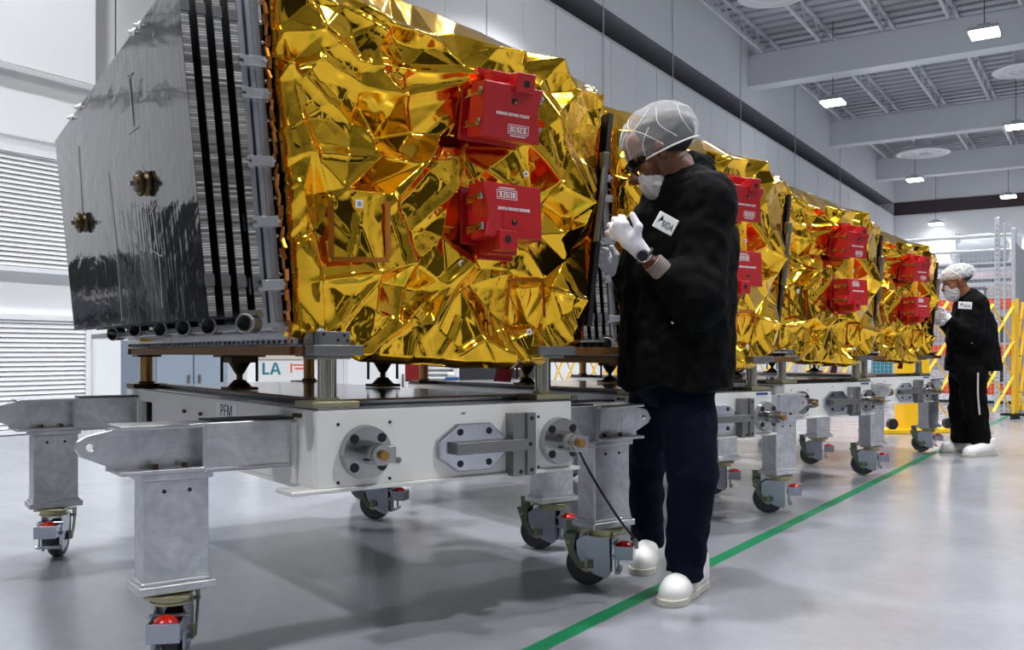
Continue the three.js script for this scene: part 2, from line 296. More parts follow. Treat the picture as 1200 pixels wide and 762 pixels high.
function makeArm(parent, sideSign, v0) {                          // sideSign -1: left end, +1: right end
  const X = x => sideSign < 0 ? -x : CW + x, o = (a, b, ...r) => { const p = X(a), q = X(b); return Cbox(Math.min(p, q), Math.max(p, q), ...r); };
  const h0 = 0.566, h1 = 0.702, v1 = v0 + 0.12;
  const arm = M('outrigger_arm', [
    o(0, 0.27, h0, h1, v0, v1, 0.004),                             // boxed inner half
    o(0.27, 0.5, h0, h0 + 0.012, v0 - 0.012, v1 + 0.012, 0.003), o(0.27, 0.5, h1 - 0.012, h1, v0 - 0.012, v1 + 0.012, 0.003),
    o(0.27, 0.52, h0 + 0.01, h1 - 0.01, v0 + 0.055, v0 + 0.067),
  ], m.alu, parent);
  // tapering gusset with an eye at its tip
  const tip = [[0.44, h1], [0.44, h0], [0.53, h0 + 0.03], [0.585, h0 + 0.055], [0.598, h0 + 0.075], [0.592, h0 + 0.095], [0.57, h0 + 0.108]];
  const pts = tip.map(([x, y]) => [X(x) - CW / 2, y]); if (sideSign < 0) pts.reverse();
  const gs = [EX(pts, 0.012, 0.002, [[X(0.562) - CW / 2, h0 + 0.078, 0.012]]).translate(0, 0, CD / 2 - (v0 + 0.067))];
  M('gusset', gs, m.alu, arm);
  M('weld_bead', [o(0, 0.268, h0 - 0.006, h0 + 0.006, v0 - 0.006, v0 + 0.004, 0.004), o(0.264, 0.276, h0, h1, v0 - 0.003, v0 + 0.004)], m.aluWeld, arm);
  M('top_pad', o(0.002, 0.25, h1, h1 + 0.006, v0 + 0.005, v1 - 0.005), m.black, arm);
  for (const e of [0.4, 0.32]) M('bolt', CY(0.008, 0.008, 0.014, X(e) - CW / 2, h0 + 0.018, CD / 2 - v0 - 0.02, 'y', 6), m.bronze, arm);
  const pc = 0.345, pv = v0 + 0.055;
  const post = M('leg', [o(pc - 0.09, pc + 0.09, 0.262, 0.548, pv - 0.05, pv + 0.05, 0.006)], m.alu, parent);
  M('head_plate', o(pc - 0.1, pc + 0.1, 0.546, 0.566, pv - 0.06, pv + 0.06, 0.003), m.alu, post); M('foot_plate', o(pc - 0.106, pc + 0.106, 0.232, 0.256, pv - 0.066, pv + 0.066, 0.004), m.alu, post);
  M('weld_bead', o(pc - 0.097, pc + 0.097, 0.252, 0.266, pv - 0.057, pv + 0.057, 0.006), m.aluWeld, post);
  for (const e of [-0.035, 0.035]) M('hole', CY(0.006, 0.006, 0.004, X(pc + e) - CW / 2, 0.515, CD / 2 - pv + 0.05, 'z', 12), m.black, post);  // black discs painted as the dark inside two drilled holes
  return C(X(pc), 0, pv);
}
function makeDolly(label, mark, leftTurn) {
  const t = thing('satellite_dolly', label, 'dolly', stationAt(0), TURN, 'white satellite dollies in a row');
  const fr = M('frame', [
    Cbox(0, CW, HB + 0.012, HT, 0, 0.03, 0.004), Cbox(0, CW, HB + 0.012, HT, CD - 0.03, CD, 0.004),
    Cbox(0, 0.025, HB + 0.012, HT - 0.045, 0.03, 1.72, 0.003), Cbox(0, 0.025, HB + 0.012, HT - 0.045, 1.9, CD - 0.03, 0.003), Cbox(0, 0.025, HT - 0.05, HT, 0.03, CD - 0.03, 0.003), Cbox(0, 0.025, HB + 0.012, HB + 0.03, 1.7, 1.92),
    Cbox(CW - 0.025, CW, HB + 0.012, HT, 0.03, CD - 0.03, 0.003),
    Cbox(-0.01, 0.0, HB + 0.012, HT - 0.04, 0.14, 0.32, 0.003), Cbox(-0.01, 0, HB + 0.012, HT - 0.04, 1.91, CD - 0.02, 0.003),
  ], m.whitePaint, t);
  M('flange', [Cbox(-0.085, CW + 0.03, HB, HB + 0.013, -0.012, 0.1, 0.004), Cbox(0, CW, HB, HB + 0.012, 0.1, CD - 0.1), Cbox(-0.02, CW + 0.02, HB, HB + 0.013, CD - 0.1, CD + 0.012, 0.004)], m.whitePaint, fr);
  M('pocket_liner', Cbox(0.3, 0.31, HB + 0.02, HT - 0.05, 1.6, 2.0), m.whitePaint, fr);
  M('deck_plate', [Cbox(0.0, CW, HT, HT + 0.006, 0.0, CD, 0.002), Cbox(0.1, CW - 0.1, HT + 0.006, HT + 0.02, 0.12, CD - 0.12, 0.003)], m.deckPlate, t);
  M('ground_strap', [Cbox(0.02, CW - 0.02, HT + 0.0205, HT + 0.0235, 0.128, 0.142), Cbox(0.105, 0.118, HT + 0.0205, HT + 0.0235, 0.142, CD - 0.14)], m.copper, t);
  // centre clamp: octagonal plate, bar and grooved block
  const o = C(0.5275, 0.6, 0), a = 0.124, b = 0.072;
  const oct = [[-a, -b * 0.35], [-a * 0.45, -b], [a * 0.55, -b], [a, -b * 0.3], [a, b * 0.3], [a * 0.55, b], [-a * 0.45, b], [-a, b * 0.35]];
  const cp = M('clamp_plate', EX(oct, 0.014, 0.004).translate(o.x, o.y, o.z), m.steelBlue, t);
  M('clamp_bar', RB(0.28, 0.038, 0.045, o.x + 0.058, o.y, o.z + 0.028, 0.003), m.steelMatte, cp);
  const blt = []; for (const [x, y] of [[-0.05, 0.05], [0.06, 0.05], [-0.05, -0.05], [0.06, -0.05]]) M('socket_disc', CY(0.011, 0.011, 0.006, o.x + x, o.y + y, o.z + 0.017, 'z', 16), m.black, cp);  // flat black discs stand for the dark bolt sockets
  const q = C(0.7165, 0.6, 0);
  const gb = M('grooved_block', EX([[-0.05, 0.002], [0.05, 0.002], [0.05, 0.034], [0.04, 0.044], [0.008, 0.044], [0.004, 0.036], [-0.006, 0.036], [-0.01, 0.044], [-0.05, 0.044]].map(([x, z]) => [x, -z]).reverse(), 0.205).rotateX(-Math.PI / 2).translate(q.x, q.y - 0.1025, q.z), m.steelMatte, t);
  for (const [x, y] of [[0.025, 0.085], [0.025, -0.085], [-0.02, -0.088], [0.02, 0]]) M('socket_disc', CY(0.007, 0.007, 0.003, q.x + x, q.y + y, q.z + 0.0445, 'z', 12), m.black, gb);  // black discs again, for the dark sockets in the block
  // two bolted hub flanges with a shaft and a brass bolt
  for (const X of [0.15, 0.887]) {
    const h = C(X, X < 0.5 ? 0.607 : 0.6, 0);
    const fl = M('hub_flange', [CY(0.081, 0.078, 0.026, h.x, h.y, h.z + 0.013, 'z', 40), CY(0.036, 0.032, 0.075, h.x, h.y, h.z + 0.062, 'z', 28), RB(0.04, 0.052, 0.022, h.x + 0.028, h.y, h.z + 0.1, 0.006), CY(0.03, 0.03, 0.03, h.x, h.y, h.z + 0.102, 'z', 24)], m.steel, t);
    const cb = []; for (const [x, y] of [[-0.045, 0.042], [0.045, 0.042], [-0.045, -0.042], [0.045, -0.042]]) M('counterbore_shade', CY(0.014, 0.014, 0.004, h.x + x, h.y + y, h.z + 0.0265, 'z', 18), m.black, fl);  // flat black discs stand for the shade inside the counterbores
    M('brass_bolt', [CY(0.016, 0.015, 0.016, h.x, h.y, h.z + 0.124, 'z', 6)], m.brass, fl);
    const sc = []; for (const [x, y] of [[-0.085, 0.085], [0.085, 0.085], [-0.085, -0.085], [0.085, -0.085]]) if (X + x > -0.0 && X + x < CW - 0.005) M('screw', CY(0.005, 0.005, 0.002, h.x + x, h.y + y, h.z + 0.001, 'z', 10), m.black, fl);
  }
  M('round_plug', CY(0.009, 0.009, 0.003, C(0.265, 0, 0).x, 0.575, CD / 2 + 0.0015, 'z', 14), m.steelMatte, t);
  M('stencil', text('FWD', 0.006, fontReg).translate(C(0.5, 0, 0).x, 0.708, CD / 2), m.ink, t);
  // name plate on the left side
  const np = M('name_plate', B(0.003, 0.064, 0.21, C(-0.0015, 0, 0).x, 0.69, CD / 2 - (mark === 'PFM' ? 0.76 : 0.5)), m.white, t);
  if (mark) M('lettering', text(mark, 0.042, fontReg, 0.115).rotateY(-Math.PI / 2).translate(C(-0.003, 0, 0).x, 0.697, CD / 2 - (mark === 'PFM' ? 0.76 : 0.5)), m.ink, np);
  for (const [v, h] of [[0.1, 0.715], [0.13, 0.715], [1.02, 0.672], [1.22, 0.672]]) M('side_bolt', CY(0.007, 0.007, 0.012, C(-0.012, 0, 0).x, h, CD / 2 - v, 'x', 8), m.bronze, t);
  // outriggers, legs and casters
  for (const [s, v] of [[-1, 0.165], [1, 0.165], [-1, 1.93], [1, 1.93]]) {
    const p = makeArm(t, s, v);
    makeCaster(t, p, s < 0 ? -TURN + YAW + leftTurn : -TURN + YAW - 0.25);
  }
  // support pillars with base pads and caps
  for (const [X, v] of [[0.066, 0.077], [CW - 0.066, 0.077], [0.066, CD - 0.1], [CW - 0.066, CD - 0.1]]) {
    const p = C(X, 0, v), front = v < 1;
    const pl = M('support_pillar', [CY(0.028, 0.028, 0.13, p.x, 0.82, p.z, 'y', 28)], front ? m.pillar : m.brass, t);
    M('base_pad', [RB(0.15, 0.018, 0.13, p.x, HT + 0.0152, p.z, 0.002), CY(0.036, 0.036, 0.01, p.x, HT + 0.029, p.z)], front ? m.zinc : m.bronze, pl);
    M('cap_plate', RB(0.11, 0.01, 0.1, p.x, 0.8875, p.z, 0.002), front ? m.steelMatte : m.bronze, pl);
  }
  // levelling jacks between deck and satellite
  for (const X of [0.16, 0.79]) {
    const p = C(X, 0, 1.08), j = M('leveling_jack', [B(0.11, 0.012, 0.11, p.x, HT + 0.028, p.z), CY(0.05, 0.022, 0.028, p.x, HT + 0.048, p.z, 'y', 8), CY(0.012, 0.012, 0.04, p.x, HT + 0.075, p.z, 'y', 10), CY(0.016, 0.044, 0.045, p.x, 0.84, p.z, 'y', 8), B(0.1, 0.022, 0.1, p.x, 0.874, p.z)], m.bronze, t);
    for (const e of [-0.07, 0.07]) M('guide_rod', CY(0.006, 0.006, 0.1, p.x + e, 0.838, p.z, 'y', 8), m.black, j);
    M('jack_head', B(0.17, 0.008, 0.11, p.x, 0.8885, p.z), m.bronze, j);
  }
  return t;
}
const dolly0 = makeDolly('white satellite dolly marked PFM on its side, on aluminium legs with casters', 'PFM', 0.15 - Math.PI / 2);
const dolly1 = makeDolly('white satellite dolly marked FM9 on its side, behind the bending worker', 'FM9', -0.3);
const dolly2 = copyOf(dolly1, 'white satellite dolly third along the green floor line, between two others'); dolly2.children.find(c => c.name === 'name_plate').clear();
const dolly3 = copyOf(dolly2, 'white satellite dolly last in the row, beside the standing worker and yellow stand');
const LOWER = 0.955;                                             // the later dollies are jacked a little lower
[dolly0, dolly1, dolly2, dolly3].forEach((d, k) => { d.position.copy(stationAt(k)); if (k) d.scale.y = LOWER; });

// ---------------------------------------------------------------- satellites
const SB = 0.893;                                                // height of the satellite's base ring underside
const SV = 0.05;                                                 // foil plane behind the dolly's front face
const P = (X, h, v) => V(X - CW / 2, h - SB, CD / 2 - v);
function Sbox(X0, X1, h0, h1, v0, v1, r) { return BB(X0 - CW / 2, X1 - CW / 2, h0 - SB, h1 - SB, CD / 2 - v1, CD / 2 - v0, r); }
function delaunay(pts) {                                         // Bowyer-Watson
  const n = pts.length, big = 50, all = pts.concat([[-big, -big], [big, -big], [0, big]]);
  const circ = (a, b, c) => {
    const [ax, ay] = all[a], [bx, by] = all[b], [cx, cyy] = all[c], d = 2 * (ax * (by - cyy) + bx * (cyy - ay) + cx * (ay - by));
    const A = ax * ax + ay * ay, Bq = bx * bx + by * by, Cq = cx * cx + cyy * cyy, ux = (A * (by - cyy) + Bq * (cyy - ay) + Cq * (ay - by)) / d, uy = (A * (cx - bx) + Bq * (ax - cx) + Cq * (bx - ax)) / d;
    return { a, b, c, ux, uy, r: (ax - ux) ** 2 + (ay - uy) ** 2 };
  };
  let tris = [circ(n, n + 1, n + 2)];
  for (let i = 0; i < n; i++) {
    const [x, y] = all[i], edges = new Map(), keep = [];
    for (const t of tris) {
      if ((x - t.ux) ** 2 + (y - t.uy) ** 2 < t.r) for (const [p, q] of [[t.a, t.b], [t.b, t.c], [t.c, t.a]]) { const k = Math.min(p, q) + '_' + Math.max(p, q); edges.has(k) ? edges.set(k, null) : edges.set(k, [p, q]); }
      else keep.push(t);
    }
    tris = keep; for (const e of edges.values()) if (e) tris.push(circ(e[0], e[1], i));
  }
  return tris.filter(t => t.a < n && t.b < n && t.c < n).map(t => [t.a, t.b, t.c]);
}
function interpolate(pts, tris, x, y) {
  for (const [a, b, c] of tris) {
    const [ax, ay] = pts[a], [bx, by] = pts[b], [cx, cyy] = pts[c], d = (by - cyy) * (ax - cx) + (cx - bx) * (ay - cyy);
    const l = ((by - cyy) * (x - cx) + (cx - bx) * (y - cyy)) / d, k = ((cyy - ay) * (x - cx) + (ax - cx) * (y - cyy)) / d;
    if (l >= -1e-6 && k >= -1e-6 && l + k <= 1 + 1e-6) return l * pts[a][2] + k * pts[b][2] + (1 - l - k) * pts[c][2];
  }
  return null;
}
// fold vertices of the foil on the front: picture x, picture y, millimetres out of the plane
const FOLDS = [[338, 23, 0], [349, 67, -30], [331, 38, 10], [337, 78, 22], [371, 73, 25], [371, 41, 38], [421, 77, 12], [437, 59, 32], [461, 50, -12], [473, 40, 32], [471, 85, 8], [490, 61, 22], [441, 92, 38], [457, 118, 55], [421, 105, 2], [426, 124, -28], [445, 160, -38], [428, 155, 20], [352, 92, 8], [413, 145, -12], [355, 136, 2],
  [362, 180, 22], [438, 187, 34], [400, 223, 26], [452, 229, 20], [385, 233, 12], [371, 227, -18], [350, 223, 22], [336, 198, -8], [485, 195, 38], [481, 266, 22], [518, 223, 42], [446, 213, -32], [487, 154, -24], [369, 272, -2], [351, 288, 16],
  [375, 329, 28], [436, 322, 40], [448, 331, -4], [477, 310, 36], [463, 371, 8], [412, 353, 14], [436, 365, 22], [385, 388, 4], [395, 384, 16], [379, 386, -2], [348, 337, -6], [467, 380, 16], [428, 408, 20], [518, 337, 26], [503, 343, -14],
  [527, 187, 34], [549, 162, -14], [525, 225, 34], [545, 217, -4], [511, 279, 32], [544, 286, 8], [641, 217, 52], [626, 231, -14], [612, 168, 18], [628, 276, 14], [653, 274, 26], [678, 242, 55], [628, 152, 50], [657, 168, 18], [703, 244, -30], [681, 264, 20], [665, 256, -8],
  [541, 310, 48], [553, 335, -14], [565, 316, -4], [587, 322, 14], [607, 296, 34], [630, 327, 24], [600, 325, 28], [596, 338, -4], [636, 336, -2], [624, 377, -34], [594, 384, -22], [637, 388, -22], [620, 390, 22], [640, 340, 18], [677, 353, 32], [663, 306, -8], [665, 398, 14], [535, 341, 22], [500, 379, 28], [561, 396, 28], [532, 412, 36], [590, 416, 50], [594, 400, 8],
  [543, 93, 44], [535, 73, 8], [513, 59, 22], [572, 60, 46], [599, 68, 48], [650, 74, 34], [689, 74, 16], [672, 109, 28], [695, 110, 12], [689, 128, -4], [618, 111, 6], [704, 97, 22], [500, 45, 34], [440, 22, 26], [400, 10, 12], [355, 8, 18], [530, 40, 4]];
const LEFTX = h => -0.045 - (h - 0.92) * 0.082, RIGHTX = h => 1.062 + (h - 0.94) * 0.128, TOPH = X => 2.075 - (X + 0.13) * 0.15 + 0.035 * Math.sin(Math.PI * Math.max(0, Math.min(1, (X + 0.13) / 1.32)));
function foilGeometry() {
  const pts = [], add = (X, h, z) => pts.push([X + rr(-1, 1) * 1e-4, h + rr(-1, 1) * 1e-4, z]);
  for (const [px, py, z] of FOLDS) { const [X, h] = onFace(px, py, SV); if (X > LEFTX(h) + 0.012 && X < RIGHTX(h) - 0.012 && h < TOPH(X) - 0.02) add(X, h, z / 1000 * 1.35); }
  // outline: bottom drape, sides, top rolled back
  for (const [px, py, z] of [[352, 396, -10], [366, 398, 0], [395, 406, 12], [420, 424, 22], [470, 426, 30], [505, 427, 22], [540, 431, 38], [566, 432, 22], [590, 433, 46], [615, 430, 24], [640, 427, 22], [652, 418, 6], [666, 405, 10], [687, 404, -4]]) { const [X, h] = onFace(px, py, SV); add(X, h, z / 1000); }
  for (let h = 1.0; h < 1.99; h += 0.075) add(LEFTX(h) + rr(-0.006, 0.006), h, rr(-0.02, 0.008));
  for (let h = 1.0; h < 1.86; h += 0.08) add(RIGHTX(h) + rr(-0.014, 0.014), h, rr(-0.045, -0.01));
  for (let X = -0.12; X < 1.19; X += 0.085) add(X, TOPH(X), -0.08 + rr(-0.008, 0.008));
  for (let X = -0.1; X < 0.3; X += 0.09) add(X, 1.93 + rr(-0.03, 0.03), rr(0, 0.04));
  const t1 = delaunay(pts);
  // long ridges: picture polylines, height and width in millimetres
  const RIDGES = [[[365, 12], [371, 41], 22, 24], [[371, 41], [421, 77], 20, 40], [[371, 73], [337, 78], 16, 22], [[385, 0], [461, 50], 18, 30], [[461, 50], [471, 85], 14, 26], [[410, 0], [473, 39], 20, 34], [[473, 39], [510, 56], 18, 30], [[510, 56], [543, 93], 18, 30], [[337, 78], [362, 180], 20, 26], [[352, 88], [425, 158], 20, 36], [[421, 77], [471, 85], 16, 26], [[471, 85], [545, 93], 24, 34], [[457, 118], [545, 100], 22, 36], [[441, 92], [457, 118], 20, 26], [[457, 118], [371, 73], 14, 40], [[525, 150], [455, 240], 26, 40], [[527, 187], [549, 162], 14, 22], [[527, 187], [525, 225], 16, 22], [[525, 225], [480, 266], 22, 36], [[628, 108], [678, 242], 34, 60], [[612, 168], [641, 217], 24, 34], [[560, 62], [620, 70], 26, 40], [[610, 69], [690, 76], 26, 46], [[541, 310], [470, 378], 24, 36], [[470, 378], [424, 420], 20, 36], [[541, 310], [500, 382], 18, 34], [[607, 296], [630, 327], 18, 24], [[590, 330], [591, 430], 26, 34], [[561, 396], [532, 414], 20, 22], [[640, 340], [677, 353], 18, 26], [[677, 353], [688, 402], 16, 26], [[455, 230], [478, 310], 22, 30], [[478, 310], [463, 371], 22, 30], [[375, 329], [436, 322], 18, 24], [[412, 353], [386, 388], 16, 20], [[436, 330], [395, 384], 16, 22], [[350, 223], [364, 300], 16, 22], [[364, 300], [379, 386], 18, 24], [[640, 215], [628, 276], 16, 26], [[678, 242], [655, 275], 18, 26], [[700, 98], [717, 160], 16, 26], [[672, 109], [704, 97], 18, 20], [[640, 345], [667, 398], 20, 24], [[600, 330], [622, 378], -24, 18], [[636, 338], [637, 388], -22, 16], [[438, 187], [362, 180], 14, 30], [[400, 223], [438, 187], 16, 26], [[362, 180], [385, 233], 14, 22]].map(([p, q, A, w]) => [onFace(p[0], p[1], SV), onFace(q[0], q[1], SV), A / 1000, w / 1000, rr(0.4, 1)]);
  for (let i = 0; i < 60; i++) { const h = rr(0.92, 1.9), X = rr(LEFTX(h), RIGHTX(h)), an = rr(-0.5, 0.9) + (X > 0.5 ? -1.1 : -1.9) + rr(-0.6, 0.6), L = rr(0.06, 0.26); RIDGES.push([[X, h], [X + Math.cos(an) * L, h + Math.sin(an) * L], rr(-0.007, 0.012), rr(0.014, 0.034), rr(0.35, 1)]); }
  const bottom = [[340, 392], [366, 399], [395, 408], [420, 424], [470, 427], [505, 428], [540, 432], [566, 432], [590, 433], [615, 430], [640, 427], [652, 418], [666, 406], [700, 404]].map(([x, y]) => onFace(x, y, SV));
  const bottomH = X => { for (let i = 0; i + 1 < bottom.length; i++) if (X <= bottom[i + 1][0]) { const k = Math.max(0, (X - bottom[i][0]) / (bottom[i + 1][0] - bottom[i][0])); return bottom[i][1] + (bottom[i + 1][1] - bottom[i][1]) * k; } return bottom[bottom.length - 1][1]; };
  const NS = 270, NT = 250, pos = [], idx = [];
  let last = 0;
  for (let j = 0; j <= NT; j++) for (let i = 0; i <= NS; i++) {
    const s_ = i / NS, tt = j / NT; let h = 0.9 + tt * 1.1; let X = LEFTX(h) + s_ * (RIGHTX(h) - LEFTX(h)); const h0 = bottomH(X), h1 = TOPH(X); h = h0 + tt * (h1 - h0); X = LEFTX(h) + s_ * (RIGHTX(h) - LEFTX(h));
    let z = interpolate(pts, t1, X, h); if (z === null) z = tt > 0.97 ? -0.1 : -0.005;
    z *= 0.95;
    const wx = X + 0.006 * noise(X * 9, h * 9, 1), wh = h + 0.006 * noise(X * 9, h * 9, 5);
    for (const [p, q, A, w, asym] of RIDGES) {
      const dx = q[0] - p[0], dy = q[1] - p[1], L2 = dx * dx + dy * dy; let u = ((wx - p[0]) * dx + (wh - p[1]) * dy) / L2; if (u < -0.25 || u > 1.25) continue;
      const cr = ((wx - p[0]) * dy - (wh - p[1]) * dx) / Math.sqrt(L2), ww = cr > 0 ? w : w * asym, e = 1 - Math.abs(cr) / ww; if (e <= 0) continue;
      const tp = u < 0 ? 1 + u * 4 : u > 1 ? 1 - (u - 1) * 4 : 1; z += A * 0.8 * Math.pow(e, 1.35) * Math.max(0, tp) * (0.75 + 0.25 * Math.sin(u * 3.1));
    }
    const rough = Math.max(0, noise(X * 3.3 + 9, h * 3.3 + 2) + 0.2);
    const r1 = 1 - Math.min(1, Math.abs(noise(X * 13 + 4, h * 11, 2)) * 3), r2 = 1 - Math.min(1, Math.abs(noise(X * 30, h * 27 + 6, 4)) * 3);
    z += rough * (0.0024 * r1 * r1 + 0.0009 * r2 * r2) + 0.0003 * noise(X * 40, h * 40, 8);
    const ed = Math.min(s_, 1 - s_); if (ed < 0.03) z -= 0.05 * (1 - ed / 0.03) ** 2; if (tt < 0.02) z -= 0.03 * (1 - tt / 0.02);
    const p = P(X, h, SV - z); pos.push(p.x, p.y, p.z);
  }
  for (let j = 0; j < NT; j++) for (let i = 0; i < NS; i++) { const a = j * (NS + 1) + i; idx.push(a, a + 1, a + NS + 2, a, a + NS + 2, a + NS + 1); }
  const g = new THREE.BufferGeometry(); g.setAttribute('position', new THREE.Float32BufferAttribute(pos, 3)); g.setIndex(idx); g.computeVertexNormals();
  return g;
}
// crumpled sheet between four corner points, for the sides of the body that wear foil
function crumple(c00, c10, c01, c11, nu, nv, amp, sd) {
  const pos = [], idx = [], nrm = c10.clone().sub(c00).cross(c01.clone().sub(c00)).normalize();
  for (let j = 0; j <= nv; j++) for (let i = 0; i <= nu; i++) {
    const u = i / nu, v = j / nv, edge = (i === 0 || i === nu || j === 0 || j === nv) ? 0 : 1;
    const p = c00.clone().multiplyScalar((1 - u) * (1 - v)).addScaledVector(c10, u * (1 - v)).addScaledVector(c01, (1 - u) * v).addScaledVector(c11, u * v);
    p.addScaledVector(nrm, edge * amp * (Math.abs(noise(u * 7 + sd, v * 7, sd)) * 2 - 0.5 + 0.5 * noise(u * 19, v * 17, sd)));
    pos.push(p.x, p.y, p.z);
  }
  for (let j = 0; j < nv; j++) for (let i = 0; i < nu; i++) { const a = j * (nu + 1) + i; idx.push(a, a + 1, a + nu + 2, a, a + nu + 2, a + nu + 1); }
  const g = new THREE.BufferGeometry(); g.setAttribute('position', new THREE.Float32BufferAttribute(pos, 3)); g.setIndex(idx);
  const f = g.toNonIndexed(); f.computeVertexNormals(); return f;
}
// solar cell sheet: columns of dark cells with pale gaps and bus wires
function cellTexture() {
  const c = document.createElement('canvas'); c.width = 1024; c.height = 512; const x = c.getContext('2d');
  x.fillStyle = '#17181d'; x.fillRect(0, 0, 1024, 512);
  for (let i = 0; i < 46; i++) for (let j = 0; j < 11; j++) { const k = 20 + Math.floor(rnd() * 12); x.fillStyle = `rgb(${k},${k + 1},${k + 6})`; x.fillRect(i * 22.3 + 1, j * 46.5 + 1, 20.6, 44.6); }
  x.fillStyle = '#8d8b86'; for (const u of [0.28, 0.285, 0.52, 0.525, 0.72]) x.fillRect(u * 1024, 0, 1.6, 512);
  x.fillStyle = 'rgba(120,120,126,0.5)'; for (let i = 0; i < 46; i++) x.fillRect(i * 22.3 - 0.4, 0, 0.9, 512);
  const t = new THREE.CanvasTexture(c); t.colorSpace = THREE.SRGBColorSpace; return t;
}
const wavy = dataTex(512, (u, v) => { const k = 128 + 70 * tn(u, v * 0.999, 16, 3) + 30 * noise(u * 90, v * 6, 1) + 22 * tn(u, v, 40, 5); return [cl(k), cl(k), cl(k)]; });
const cellMat = PH(0xffffff, 0.07, 0.0, { map: cellTexture(), bumpMap: wavy, bumpScale: 0.003, clearcoat: 0.3, clearcoatRoughness: 0.02, ior: 1.5 });
const honey = (() => { const c = document.createElement('canvas'); c.width = 32; c.height = 1024; const x = c.getContext('2d'); x.fillStyle = '#9c9a96'; x.fillRect(0, 0, 32, 1024); for (let i = 0; i < 128; i++) { const k = 90 + Math.floor(rnd() * 130); x.fillStyle = `rgb(${k},${k - 2},${k - 6})`; x.fillRect(0, i * 8 + 1, 32, 5 + rnd() * 2); x.fillStyle = '#3a3836'; x.fillRect(0, i * 8 + 7, 32, 1); } const t = new THREE.CanvasTexture(c); t.colorSpace = THREE.SRGBColorSpace; return t; })();
const honeyMat = S(0xffffff, 0.4, 0.45, { map: honey });

